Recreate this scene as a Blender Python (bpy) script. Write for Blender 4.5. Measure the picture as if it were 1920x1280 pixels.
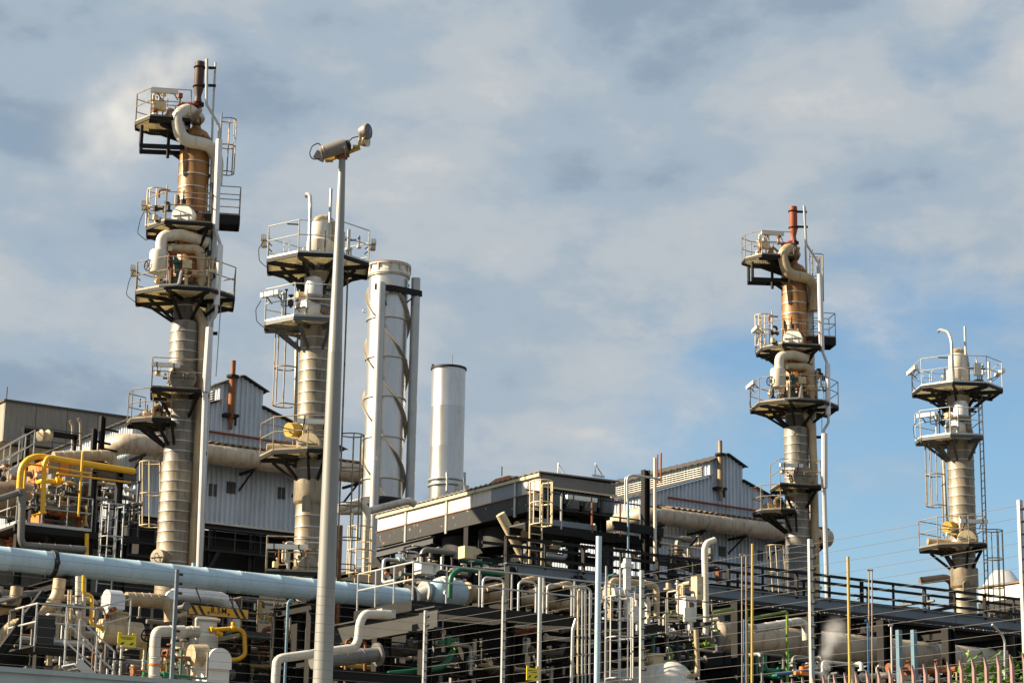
import bpy, bmesh, math, random
from math import sin, cos, tan, radians, pi, hypot, atan2, sqrt
from mathutils import Vector, Matrix, Quaternion

for o in list(bpy.data.objects):
    bpy.data.objects.remove(o)
scene = bpy.context.scene
COL = scene.collection
random.seed(11)

# ------------------------------------------------------------------ camera
FPX, AZ, PITCH, ROLL, EYE = 4192.0, radians(56.9), radians(14.06), radians(1.01), 1.7
CAM = Vector((0, 0, EYE))
FW = Vector((cos(AZ) * cos(PITCH), sin(AZ) * cos(PITCH), sin(PITCH)))
_r0 = Vector((sin(AZ), -cos(AZ), 0)); _u0 = _r0.cross(FW)
RT = cos(ROLL) * _r0 + sin(ROLL) * _u0
UP = -sin(ROLL) * _r0 + cos(ROLL) * _u0
cam_data = bpy.data.cameras.new('camera')
cam_data.sensor_width = 36.0
cam_data.sensor_fit = 'HORIZONTAL'
cam_data.lens = 36.0 * FPX / 1920.0
cam_data.clip_start = 0.5
cam_data.clip_end = 6000
cam_ob = bpy.data.objects.new('camera', cam_data)
COL.objects.link(cam_ob)
cam_ob.matrix_world = Matrix(((RT.x, UP.x, -FW.x, CAM.x), (RT.y, UP.y, -FW.y, CAM.y), (RT.z, UP.z, -FW.z, CAM.z), (0, 0, 0, 1)))
scene.camera = cam_ob

# ------------------------------------------------------------------ sky and sun
SUN_AZ, SUN_EL = radians(152.5), radians(31.0)
world = bpy.data.worlds.new('World'); scene.world = world; world.use_nodes = True
wn = world.node_tree.nodes; wl = world.node_tree.links; wn.clear()
def wnode(t, **kw):
    n = wn.new(t)
    for k, v in kw.items(): setattr(n, k, v)
    return n
w_out = wnode('ShaderNodeOutputWorld'); w_bg = wnode('ShaderNodeBackground')
w_bg.inputs['Strength'].default_value = 0.05
w_sky = wnode('ShaderNodeTexSky', sky_type='NISHITA', sun_disc=False)
w_sky.sun_elevation = SUN_EL; w_sky.sun_rotation = pi / 2 - SUN_AZ
w_sky.air_density = 1.0; w_sky.dust_density = 1.0; w_sky.ozone_density = 2.2
w_co = wnode('ShaderNodeTexCoord')
def wmap(scale, loc=(0, 0, 0)):
    m = wnode('ShaderNodeMapping'); m.inputs['Scale'].default_value = scale; m.inputs['Location'].default_value = loc
    wl.new(w_co.outputs['Generated'], m.inputs['Vector']); return m
def wnoise(mp, scale, detail, rough, dist=0.0):
    n = wnode('ShaderNodeTexNoise'); n.inputs['Scale'].default_value = scale; n.inputs['Detail'].default_value = detail
    n.inputs['Roughness'].default_value = rough; n.inputs['Distortion'].default_value = dist
    wl.new(mp.outputs['Vector'], n.inputs['Vector']); return n
def wmath(op, a, b=None, clamp=False):
    n = wnode('ShaderNodeMath', operation=op, use_clamp=clamp)
    for i, s in enumerate((a, b)):
        if s is None: continue
        if isinstance(s, (int, float)): n.inputs[i].default_value = s
        else: wl.new(s, n.inputs[i])
    return n.outputs[0]
def wramp(val, stops, mode='EASE'):
    r = wnode('ShaderNodeValToRGB'); r.color_ramp.interpolation = mode
    e = r.color_ramp.elements
    while len(e) < len(stops): e.new(0.5)
    for el, (p, c) in zip(e, stops): el.position = p; el.color = c if len(c) == 4 else (*c, 1)
    wl.new(val, r.inputs['Fac']); return r.outputs['Color']
def wmix(f, a, b, mode='MIX'):
    m = wnode('ShaderNodeMix', data_type='RGBA', blend_type=mode)
    for s, k in ((f, 0), (a, 6), (b, 7)):
        if isinstance(s, (int, float)): m.inputs[k].default_value = s
        elif isinstance(s, tuple): m.inputs[k].default_value = (*s, 1)
        else: wl.new(s, m.inputs[k])
    return m.outputs[2]
# the cloud deck breaks up towards the sky past the far units: one clearing direction
_clr = (FW * FPX + RT * 860 + UP * -580).normalized()
w_dot = wnode('ShaderNodeVectorMath', operation='DOT_PRODUCT'); w_dot.inputs[1].default_value = _clr
wl.new(w_co.outputs['Generated'], w_dot.inputs[0])
w_clear = wmath('DIVIDE', wmath('SUBTRACT', 1.0, w_dot.outputs['Value']), 0.024, True)   # 0 at the clearing, 1 in the deck
n_big = wnoise(wmap((1, 1, 1.5), (2.1, 0.4, 0.3)), 5.5, 6, 0.52, 0.15)
n_mid = wnoise(wmap((1, 1, 1.9), (7.3, 1.2, 4.4)), 15, 7, 0.58, 0.1)
n_sh = wnoise(wmap((1, 1, 2.0), (3.3, 8.2, 1.4)), 8, 5, 0.5, 0.1)
w_den = wmath('ADD', wmath('MULTIPLY', n_big.outputs['Fac'], 0.62), wmath('MULTIPLY', n_mid.outputs['Fac'], 0.38))
w_cov = wmath('ADD', w_den, wmath('MULTIPLY', wmath('POWER', w_clear, 0.7), 0.31))
w_mask = wramp(w_cov, [(0.50, (0, 0, 0)), (0.77, (1, 1, 1))])
w_shade = wmath('ADD', wmath('MULTIPLY', n_sh.outputs['Fac'], 0.55), wmath('MULTIPLY', n_mid.outputs['Fac'], 0.45))
w_cloud = wramp(w_shade, [(0.36, (2.05, 2.65, 3.35)), (0.46, (2.75, 3.35, 3.95)), (0.56, (3.5, 3.85, 4.15)), (0.68, (4.7, 4.65, 4.6))])
w_blue = wmix(1.0, w_sky.outputs['Color'], (0.95, 1.10, 1.11), 'MULTIPLY')
wl.new(wmix(w_mask, w_blue, w_cloud), w_bg.inputs['Color'])
wl.new(w_bg.outputs[0], w_out.inputs['Surface'])

sun_d = bpy.data.lights.new('sun', 'SUN'); sun_d.energy = 5.0; sun_d.angle = radians(0.6); sun_d.color = (1.0, 0.83, 0.58)
sun = bpy.data.objects.new('sun', sun_d); COL.objects.link(sun)
SUN_DIR = Vector((cos(SUN_AZ) * cos(SUN_EL), sin(SUN_AZ) * cos(SUN_EL), sin(SUN_EL)))
sun.rotation_euler = SUN_DIR.to_track_quat('Z', 'Y').to_euler()
sun.location = SUN_DIR * 200
scene.view_settings.view_transform = 'Standard'
scene.view_settings.look = 'None'
scene.view_settings.exposure = 1.5
scene.view_settings.gamma = 1.0
scene.view_settings.use_curve_mapping = False
scene.render.engine = 'CYCLES'
scene.cycles.use_denoising = True
scene.cycles.max_bounces = 6
scene.cycles.diffuse_bounces = 3
scene.cycles.glossy_bounces = 3
scene.cycles.transparent_max_bounces = 8
scene.cycles.volume_bounces = 1
scene.cycles.volume_step_rate = 1.0
scene.cycles.volume_max_steps = 128

# ------------------------------------------------------------------ reading the photograph's geometry
def U(px, py, X=None, Y=None, Z=None, D=None):
    """the world point that stands at photo position (px, py) on a known plane of the plant grid"""
    d = FW * FPX + RT * (px - 960) + UP * (640 - py)
    if X is not None: t = X / d.x
    elif Y is not None: t = Y / d.y
    elif Z is not None: t = (Z - EYE) / d.z
    else: t = D / hypot(d.x, d.y)
    return CAM + d * t
class Site:
    """a standing axis with a right / away frame"""
    def __init__(s, px, py, D):
        p = U(px, py, D=D); s.A = Vector((p.x, p.y, 0))
        a = atan2(p.y, p.x); s.ef = Vector((cos(a), sin(a), 0)); s.er = Vector((sin(a), -cos(a), 0))
    def pt(s, px, py, dy=0.0):
        d = FW * FPX + RT * (px - 960) + UP * (640 - py)
        t = ((s.A + s.ef * dy) - CAM).dot(s.ef) / d.dot(s.ef)
        return CAM + d * t
    def z(s, py, px=None):
        q = s.pt(960, py)
        for _ in range(3):   # follow the axis
            d = s.A.copy(); d.z = q.z; v = d - CAM
            x = 960 + FPX * v.dot(RT) / v.dot(FW); q = s.pt(x, py)
        return q.z
    def loc(s, x, y, z): return s.A + s.er * x + s.ef * y + Vector((0, 0, z))
    def k(s, py): return (s.pt(961, py) - s.pt(960, py)).length

# ------------------------------------------------------------------ materials
MATS = {}
def nmat(name, base, rough=0.5, metal=0.0, var=0.12, scale=2.0, streak=0.0, streak_col=(0.10, 0.055, 0.02), rust=0.0, rust_col=(0.14, 0.045, 0.012), bump=0.0, rnd=0.08, spec=0.5, stretch=(1, 1, 0.12)):
    m = bpy.data.materials.new(name); m.use_nodes = True
    nt = m.node_tree; N = nt.nodes; L = nt.links
    b = N['Principled BSDF']; base = tuple(c * (0.84 if max(base) > 0.455 else 0.56) for c in base); streak_col = tuple(c * 0.66 for c in streak_col)
    b.inputs['Roughness'].default_value = rough; b.inputs['Metallic'].default_value = metal
    b.inputs['Specular IOR Level'].default_value = spec
    tc = N.new('ShaderNodeTexCoord'); oi = N.new('ShaderNodeObjectInfo')
    def noise(sc, det, mp=None, rgh=0.55):
        n = N.new('ShaderNodeTexNoise'); n.inputs['Scale'].default_value = sc; n.inputs['Detail'].default_value = det; n.inputs['Roughness'].default_value = rgh
        L.new((mp or tc).outputs['Vector' if mp else 'Object'], n.inputs['Vector']); return n.outputs['Fac']
    def math_(op, a, b_, clamp=False):
        n = N.new('ShaderNodeMath'); n.operation = op; n.use_clamp = clamp
        for i, s in enumerate((a, b_)):
            if isinstance(s, (int, float)): n.inputs[i].default_value = s
            else: L.new(s, n.inputs[i])
        return n.outputs[0]
    def mix(f, a, c, mode='MIX'):
        n = N.new('ShaderNodeMix'); n.data_type = 'RGBA'; n.blend_type = mode
        for s, k in ((f, 0), (a, 6), (c, 7)):
            if isinstance(s, (int, float)): n.inputs[k].default_value = s
            elif isinstance(s, tuple): n.inputs[k].default_value = (*s, 1)
            else: L.new(s, n.inputs[k])
        return n.outputs[2]
    def step(v, lo, hi):
        n = N.new('ShaderNodeMapRange'); n.inputs[1].default_value = lo; n.inputs[2].default_value = hi; n.interpolation_type = 'SMOOTHSTEP'
        L.new(v, n.inputs[0]); return n.outputs[0]
    n1 = noise(scale, 5)
    val = math_('ADD', math_('MULTIPLY', math_('SUBTRACT', n1, 0.5), 4 * var), math_('MULTIPLY', math_('SUBTRACT', oi.outputs['Random'], 0.5), 2 * rnd))
    val = math_('ADD', val, 1.0)
    hsv = N.new('ShaderNodeHueSaturation'); hsv.inputs['Color'].default_value = (*base, 1); L.new(val, hsv.inputs['Value'])
    col = hsv.outputs['Color']
    if streak > 0:
        mp = N.new('ShaderNodeMapping'); mp.inputs['Scale'].default_value = stretch; L.new(tc.outputs['Object'], mp.inputs['Vector'])
        s = step(noise(5.0, 6, mp, 0.65), 0.46, 0.72)
        col = mix(math_('MULTIPLY', s, streak), col, streak_col)
    if rust > 0:
        r = step(noise(3.3, 8, None, 0.7), 0.62 - 0.25 * rust, 0.72 - 0.2 * rust)
        col = mix(math_('MULTIPLY', r, 0.9), col, rust_col)
        L.new(math_('ADD', math_('MULTIPLY', r, 0.75 - rough), rough, True), b.inputs['Roughness'])
        if metal > 0: L.new(math_('MULTIPLY', math_('SUBTRACT', 1.0, r), metal), b.inputs['Metallic'])
    L.new(col, b.inputs['Base Color'])
    if bump > 0:
        bp = N.new('ShaderNodeBump'); bp.inputs['Strength'].default_value = bump; bp.inputs['Distance'].default_value = 0.03
        L.new(noise(6.0, 4), bp.inputs['Height']); L.new(bp.outputs[0], b.inputs['Normal'])
    MATS[name] = m
    return m
nmat('lag_grey', (0.50, 0.42, 0.32), 0.5, 0.05, 0.2, 1.2, 0.6, (0.16, 0.09, 0.045), bump=0.2, rnd=0.14)
nmat('clad', (0.37, 0.31, 0.22), 0.5, 0.1, 0.24, 1.3, 0.75, (0.085, 0.055, 0.03), bump=0.2, rnd=0.2)
nmat('clad_slate', (0.17, 0.175, 0.18), 0.5, 0.15, 0.2, 1.3, 0.6, (0.07, 0.06, 0.05), bump=0.2, rnd=0.15)
nmat('band', (0.46, 0.45, 0.42), 0.38, 0.5, 0.1, 1.3, 0.4, (0.2, 0.15, 0.1), rnd=0.1)
nmat('clad_grey', (0.30, 0.275, 0.235), 0.5, 0.12, 0.24, 1.3, 0.7, (0.08, 0.06, 0.04), bump=0.2, rnd=0.2)
nmat('clad_dark', (0.12, 0.11, 0.10), 0.5, 0.15, 0.2, 1.3, 0.5, (0.05, 0.04, 0.03), bump=0.25, rnd=0.15)
nmat('clad_brown', (0.45, 0.205, 0.045), 0.5, 0.05, 0.24, 1.2, 0.95, (0.06, 0.022, 0.006), bump=0.2, rnd=0.2)
nmat('pipe_tan', (0.48, 0.37, 0.23), 0.5, 0.05, 0.18, 1.2, 0.55, (0.2, 0.11, 0.045), bump=0.2, rnd=0.14)
nmat('pipe_rusty', (0.42, 0.30, 0.18), 0.6, 0.1, 0.2, 1.0, 0.7, (0.16, 0.07, 0.025), bump=0.2, rnd=0.1)
nmat('pipe_white', (0.62, 0.58, 0.50), 0.42, 0.05, 0.12, 1.2, 0.35, (0.3, 0.2, 0.11), bump=0.1)
nmat('pipe_silver', (0.66, 0.67, 0.69), 0.35, 0.35, 0.08, 1.2, 0.2, (0.36, 0.33, 0.3), bump=0.12)
nmat('pipe_grey', (0.28, 0.275, 0.26), 0.5, 0.3, 0.16, 1.2, 0.4, (0.12, 0.1, 0.08), bump=0.15)
nmat('girder_grey', (0.045, 0.047, 0.05), 0.5, 0.0, 0.2, 1.0, 0.3, (0.05, 0.045, 0.04), rnd=0.1)
nmat('pipe_blue', (0.46, 0.63, 0.75), 0.3, 0.0, 0.08, 0.9, 0.25, (0.36, 0.36, 0.32), rnd=0.06)  # blue of the reflected sky is put into the base colour
nmat('stack', (0.58, 0.59, 0.60), 0.34, 0.88, 0.05, 0.7, 0.25, (0.36, 0.29, 0.21), bump=0.04, rnd=0.06)
nmat('strake', (0.50, 0.43, 0.33), 0.45, 0.5, 0.15, 1.0, 0.4, (0.24, 0.12, 0.04))
nmat('galv', (0.48, 0.49, 0.48), 0.42, 0.6, 0.1, 2.0, 0.1)
nmat('rail', (0.40, 0.335, 0.24), 0.55, 0.1, 0.2, 1.5, 0.0, rust=0.4)
nmat('rail_grey', (0.52, 0.53, 0.53), 0.42, 0.4, 0.1, 2.0, rust=0.1)
nmat('cream', (0.64, 0.54, 0.34), 0.55, 0.0, 0.12, 1.5, 0.35, (0.3, 0.17, 0.07), rust=0.25)
nmat('grate', (0.66, 0.58, 0.36), 0.6, 0.0, 0.15, 2.0)
nmat('black', (0.012, 0.012, 0.013), 0.6, 0.0, 0.25, 1.0, 0.2, (0.035, 0.025, 0.018), rnd=0.2, spec=0.25)
nmat('steel_dark', (0.026, 0.028, 0.032), 0.55, 0.0, 0.25, 1.0, 0.3, (0.06, 0.038, 0.025), rnd=0.2, spec=0.3)
nmat('steel_grey', (0.13, 0.14, 0.15), 0.5, 0.2, 0.2, 1.0, 0.3, (0.08, 0.06, 0.045), rnd=0.12)
nmat('girder_blue', (0.22, 0.28, 0.33), 0.45, 0.1, 0.15, 1.0, 0.3, (0.12, 0.12, 0.12), rnd=0.1)
nmat('chipped_black', (0.022, 0.022, 0.024), 0.55, 0.0, 0.25, 1.0, rust=0.12, rust_col=(0.45, 0.42, 0.36))
nmat('white_panel', (0.68, 0.67, 0.62), 0.5, 0.0, 0.12, 0.8, 0.4, (0.30, 0.24, 0.16))
nmat('white', (0.76, 0.75, 0.71), 0.45, 0.0, 0.06, 1.5, 0.1, (0.4, 0.35, 0.28))
nmat('rust', (0.36, 0.12, 0.035), 0.8, 0.0, 0.3, 2.0, 0.4, (0.09, 0.03, 0.012))
nmat('rust_red', (0.42, 0.09, 0.03), 0.65, 0.0, 0.25, 2.0, 0.3, (0.1, 0.03, 0.015))
nmat('vent_dark', (0.085, 0.035, 0.026), 0.6, 0.0, 0.25, 2.0, 0.3, (0.03, 0.02, 0.018))
nmat('red', (0.45, 0.02, 0.015), 0.45)
nmat('orange', (0.62, 0.19, 0.02), 0.5, var=0.15)
nmat('yellow', (0.86, 0.46, 0.008), 0.4, 0.0, 0.06, 1.0, 0.08, (0.35, 0.16, 0.01), rnd=0.05)
nmat('yellow_dull', (0.50, 0.33, 0.06), 0.5, 0.0, 0.15, 1.0, 0.4, (0.2, 0.11, 0.03))
nmat('sign_yellow', (0.80, 0.66, 0.02), 0.45, var=0.04)
nmat('sign_amber', (0.72, 0.36, 0.02), 0.45, var=0.06)
nmat('ink', (0.012, 0.011, 0.010), 0.5, var=0.05)
nmat('green', (0.01, 0.20, 0.09), 0.4)
nmat('teal', (0.02, 0.14, 0.13), 0.4)
nmat('lime', (0.22, 0.36, 0.03), 0.45)
nmat('blue', (0.03, 0.16, 0.42), 0.4)
nmat('blue_light', (0.20, 0.34, 0.45), 0.4)
nmat('sheet', (0.54, 0.62, 0.72), 0.45, 0.05, 0.09, 0.6, 0.35, (0.28, 0.29, 0.31), rnd=0.08)
nmat('roof_rust', (0.33, 0.21, 0.12), 0.7, 0.0, 0.2, 0.7, 0.4, (0.2, 0.09, 0.04))
nmat('roof_dark', (0.10, 0.085, 0.075), 0.6, 0.0, 0.2, 0.7)
nmat('concrete', (0.42, 0.38, 0.325), 0.8, 0.0, 0.18, 0.5, 0.6, (0.19, 0.16, 0.13))
nmat('wall_grey', (0.46, 0.54, 0.52), 0.7, 0.0, 0.08, 0.7, 0.25, (0.26, 0.29, 0.28))
nmat('pole', (0.44, 0.44, 0.42), 0.42, 0.2, 0.06, 0.8, 0.25, (0.27, 0.24, 0.2), rnd=0.0)
nmat('lamp_body', (0.36, 0.31, 0.28), 0.45, 0.1, 0.08, 2.0)
nmat('glass_dark', (0.05, 0.06, 0.075), 0.12, 0.0, 0.02)
nmat('palisade', (0.44, 0.27, 0.245), 0.5, 0.05, 0.1, 2.0, 0.2, (0.25, 0.14, 0.11))
nmat('ground', (0.16, 0.15, 0.135), 0.9, 0.0, 0.2, 0.2)
nmat('asphalt', (0.05, 0.05, 0.05), 0.9, 0.0, 0.2, 0.5)
nmat('leaf', (0.17, 0.36, 0.03), 0.5, 0.0, 0.2, 3.0)
nmat('bark', (0.09, 0.06, 0.035), 0.9, 0.0, 0.2, 3.0)
nmat('cabinet', (0.30, 0.36, 0.42), 0.45, 0.1, 0.08, 1.5)
nmat('wire', (0.22, 0.21, 0.20), 0.6, 0.2, 0.05)
M = MATS

# ------------------------------------------------------------------ mesh builder
OFF = {}
Z3 = Vector((0, 0, 1))
def perp(d):
    a = Vector((0, 0, 1)) if abs(d.z) < 0.9 else Vector((1, 0, 0))
    u = d.cross(a).normalized(); return u, d.cross(u).normalized()
class MB:
    def __init__(s): s.v = []; s.f = []
    def add(s, vs, fs):
        o = len(s.v); s.v.extend(vs); s.f.extend([tuple(i + o for i in f) for f in fs]); return s
    def hexa(s, p):
        return s.add(p, [(0, 3, 2, 1), (4, 5, 6, 7), (0, 1, 5, 4), (1, 2, 6, 5), (2, 3, 7, 6), (3, 0, 4, 7)])
    def box(s, c, sx, sy, sz, ex=Vector((1, 0, 0)), ey=Vector((0, 1, 0)), ez=Z3):
        c = Vector(c); a, b, d = ex * (sx / 2), ey * (sy / 2), ez * (sz / 2)
        return s.hexa([c - a - b - d, c + a - b - d, c + a + b - d, c - a + b - d, c - a - b + d, c + a - b + d, c + a + b + d, c - a + b + d])
    def box2(s, p, q):
        p, q = Vector(p), Vector(q)
        return s.box((p + q) / 2, abs(q.x - p.x), abs(q.y - p.y), abs(q.z - p.z))
    def bar(s, p, q, w, h=None, up=Z3):
        p, q = Vector(p), Vector(q); h = h or w; d = (q - p).normalized()
        if abs(d.dot(up)) > 0.98: up = Vector((1, 0, 0))
        x = d.cross(up).normalized(); y = x.cross(d).normalized()
        return s.box((p + q) / 2, w, (q - p).length, h, x, d, y)
    def ibeam(s, p, q, w, h, t=0.03, up=Z3):
        p, q = Vector(p), Vector(q); d = (q - p).normalized()
        if abs(d.dot(up)) > 0.98: up = Vector((1, 0, 0))
        x = d.cross(up).normalized(); y = x.cross(d).normalized(); L = (q - p).length; c = (p + q) / 2
        s.box(c + y * (h / 2 - t / 2), w, L, t, x, d, y); s.box(c - y * (h / 2 - t / 2), w, L, t, x, d, y)
        return s.box(c, t, L, h - 2 * t, x, d, y)
    def lathe(s, prof, base, axis=Z3, n=24, cap0=True, cap1=True, a0=0.0, a1=None):
        base = Vector(base); axis = Vector(axis).normalized(); u, w = perp(axis); vs = []; fs = []
        full = a1 is None; m = n if full else n + 1; a1 = a0 + 2 * pi if full else a1
        for r, h in prof:
            for i in range(m):
                a = a0 + (a1 - a0) * i / n
                vs.append(base + axis * h + (u * cos(a) + w * sin(a)) * r)
        for k in range(len(prof) - 1):
            for i in range(n):
                j = (i + 1) % m if full else i + 1
                fs.append((k * m + i, (k + 1) * m + i, (k + 1) * m + j, k * m + j))
        if full:
            if cap0 and prof[0][0] > 1e-5: fs.append(tuple(range(m)))
            if cap1 and prof[-1][0] > 1e-5: fs.append(tuple(range((len(prof) - 1) * m + m - 1, (len(prof) - 1) * m - 1, -1)))
        return s.add(vs, fs)
    def cyl(s, p, q, r, r2=None, n=14):
        p, q = Vector(p), Vector(q); r2 = r if r2 is None else r2
        return s.lathe([(r, 0), (r2, (q - p).length)], p, q - p, n)
    def tube(s, pts, r, n=10, bend=None, seg=5, caps=True):
        pts = [Vector(p) for p in pts]; bend = r * 2.2 if bend is None else bend
        path = [pts[0]]
        for i in range(1, len(pts) - 1):
            a, b, c = pts[i - 1], pts[i], pts[i + 1]; d1 = (a - b); d2 = (c - b); l1, l2 = d1.length, d2.length
            if l1 < 1e-6 or l2 < 1e-6: continue
            d1 /= l1; d2 /= l2; ang = pi - d1.angle(d2)
            if ang < 0.03 or bend <= 0: path.append(b); continue
            t = min(bend * tan(ang / 2), l1 * 0.48, l2 * 0.48)
            p0, p1 = b + d1 * t, b + d2 * t
            ns = max(2, int(seg * ang / 1.2))
            for k in range(ns + 1):
                w = k / ns; path.append(p0 * (1 - w) ** 2 + b * 2 * w * (1 - w) + p1 * w * w)
        path.append(pts[-1])
        rr = r if isinstance(r, (list, tuple)) else None
        vs = []; fs = []; u = None
        for i, p in enumerate(path):
            d = (path[min(i + 1, len(path) - 1)] - path[max(i - 1, 0)]).normalized()
            if u is None: u, w = perp(d)
            else:
                u = (u - d * u.dot(d)).normalized(); w = d.cross(u)
            for k in range(n):
                a = 2 * pi * k / n; vs.append(p + (u * cos(a) + w * sin(a)) * r)
        for i in range(len(path) - 1):
            for k in range(n):
                j = (k + 1) % n; fs.append((i * n + k, i * n + j, (i + 1) * n + j, (i + 1) * n + k))
        if caps:
            fs.append(tuple(range(n - 1, -1, -1))); fs.append(tuple(range((len(path) - 1) * n, len(path) * n)))
        return s.add(vs, fs)
    def torus(s, c, axis, R, r, n=20, m=6):
        c = Vector(c); axis = Vector(axis).normalized(); u, w = perp(axis); vs = []; fs = []
        for i in range(n):
            a = 2 * pi * i / n; e = u * cos(a) + w * sin(a)
            for k in range(m):
                b = 2 * pi * k / m; vs.append(c + e * (R + r * cos(b)) + axis * (r * sin(b)))
        for i in range(n):
            for k in range(m):
                i2, k2 = (i + 1) % n, (k + 1) % m; fs.append((i * m + k, i2 * m + k, i2 * m + k2, i * m + k2))
        return s.add(vs, fs)
    def prism(s, poly, ext):
        poly = [Vector(p) for p in poly]; ext = Vector(ext); n = len(poly)
        return s.add(poly + [p + ext for p in poly], [tuple(range(n - 1, -1, -1)), tuple(range(n, 2 * n))] + [(i, (i + 1) % n, n + (i + 1) % n, n + i) for i in range(n)])
    def build(s, name, mat, parent=None, sharp=35):
        me = bpy.data.meshes.new(name); off = OFF.get(parent.name, Vector()) if parent else Vector()
        me.from_pydata([v - off for v in s.v], [], s.f)
        bm = bmesh.new(); bm.from_mesh(me); bmesh.ops.recalc_face_normals(bm, faces=bm.faces); bm.to_mesh(me); bm.free()
        me.materials.append(M[mat] if isinstance(mat, str) else mat)
        me.shade_smooth(); me.set_sharp_from_angle(angle=radians(sharp))
        o = bpy.data.objects.new(name, me); COL.objects.link(o)
        if parent: o.parent = parent
        OFF[o.name] = off
        return o
def tag(o, label=None, cat=None, group=None, kind=None):
    for k, v in (('label', label), ('category', cat), ('group', group), ('kind', kind)):
        if v: o[k] = v
    return o
def thing(name, label, cat, loc=(0, 0, 0), group=None):
    o = bpy.data.objects.new(name, None); COL.objects.link(o); o.location = loc; o.empty_display_size = 0.3
    OFF[o.name] = Vector(loc); return tag(o, label, cat, group, 'thing')
def one(name, mb, mat, label, cat, group=None, kind=None):
    """a thing that is a single mesh, its origin at its base"""
    c = Vector((sum(v.x for v in mb.v) / len(mb.v), sum(v.y for v in mb.v) / len(mb.v), min(v.z for v in mb.v)))
    mb.v = [v - c for v in mb.v]
    o = mb.build(name, mat); o.location = c; OFF[o.name] = c
    return tag(o, label, cat, group, kind or 'thing')
KIDS = {}
def copy_tree(o, shift, parent=None, remat=None):
    c = o.copy(); COL.objects.link(c); OFF[c.name] = OFF.get(o.name, Vector()) + shift
    if parent: c.parent = parent
    else: c.location = o.location + shift
    if remat and o.type == 'MESH' and o.name.split('.')[0] in remat:
        c.data = o.data.copy(); c.data.materials[0] = M[remat[o.name.split('.')[0]]]
    for ch in list(o.children): copy_tree(ch, shift, c, remat)
    return c

# ------------------------------------------------------------------ shared kit of parts
def railing(path, h=1.1, r=0.019, closed=False, step=1.3, mids=(0.55,), mb=None, toe=0.0):
    mb = mb or MB(); path = [Vector(p) for p in path]
    if closed: path = path + [path[0]]
    up = Vector((0, 0, h))
    for zz in (h,) + tuple(h * m for m in mids): mb.tube([p + Vector((0, 0, zz)) for p in path], r, 6, 0.06)
    for a, b in zip(path, path[1:]):
        L = (b - a).length; k = max(1, int(round(L / step)))
        for i in range(k + 1):
            if i == k and b is not path[-1]: continue
            p = a.lerp(b, i / k); mb.tube([p - Vector((0, 0, 0.05)), p + up], r, 6, caps=False)
        if toe: mb.bar(a + Vector((0, 0, toe / 2)), b + Vector((0, 0, toe / 2)), 0.012, toe)
    return mb
def ladder(p0, p1, out, w=0.45, r=0.026, cage=None, mb=None, rung=0.3, R=0.36):
    """p0 foot, p1 head, out = unit vector from the wall to the climber"""
    mb = mb or MB(); p0, p1, out = Vector(p0), Vector(p1), Vector(out); d = (p1 - p0).normalized(); side = d.cross(out).normalized()
    L = (p1 - p0).length
    for s in (-1, 1): mb.tube([p0 + side * s * w / 2, p1 + side * s * w / 2], r, 6)
    k = int(L / rung)
    for i in range(1, k): mb.tube([p0 + d * i * rung - side * w / 2, p0 + d * i * rung + side * w / 2], r * 0.6, 5, caps=False)
    if cage:
        a, b = cage; c0 = p0 + out * R
        nh = max(2, int((b - a) / 0.9)); hoops = [a + (b - a) * i / nh for i in range(nh + 1)]
        for hh in hoops:
            mb.tube([p0 + d * hh + side * w / 2] + [c0 + d * hh + (side * cos(t) + out * sin(t)) * R for t in [pi * (-0.1 + 1.2 * j / 8) for j in range(9)]] + [p0 + d * hh - side * w / 2], r * 0.9, 5, 0)
        for j in range(5):
            t = pi * (0.02 + 0.96 * j / 4); e = c0 + (side * cos(t) + out * sin(t)) * R
            mb.tube([e + d * hoops[0], e + d * hoops[-1]], r * 0.8, 5)
    return mb
def clip_line(poly, y, ax):
    xs = []
    n = len(poly)
    for i in range(n):
        a, b = poly[i], poly[(i + 1) % n]; ya, yb = a[1 - ax], b[1 - ax]
        if (ya - y) * (yb - y) < 0: xs.append(a[ax] + (b[ax] - a[ax]) * (y - ya) / (yb - ya))
    xs.sort(); return list(zip(xs[::2], xs[1::2]))
def strip_light(parent, p, q, face, r=0.07):
    """fluorescent batten between p and q on two bent stand-off arms"""
    p, q, face = Vector(p), Vector(q), Vector(face); m = MB(); d = (q - p).normalized(); up = face.cross(d).normalized()
    m.bar(p, q, 0.15, 0.15, up); o = m.build('light_fixture', 'white', parent)
    for w in (0.2, 0.8):
        a = MB(); c = p.lerp(q, w); a.bar(c - face * 0.01, c - face * 0.28 - Z3 * 0.25, 0.03); a.box(c, 0.035, 0.17, 0.17, d, face, up); a.build('bracket', 'black', o)
    return o
GRATE_ANGLE = 58
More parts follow.
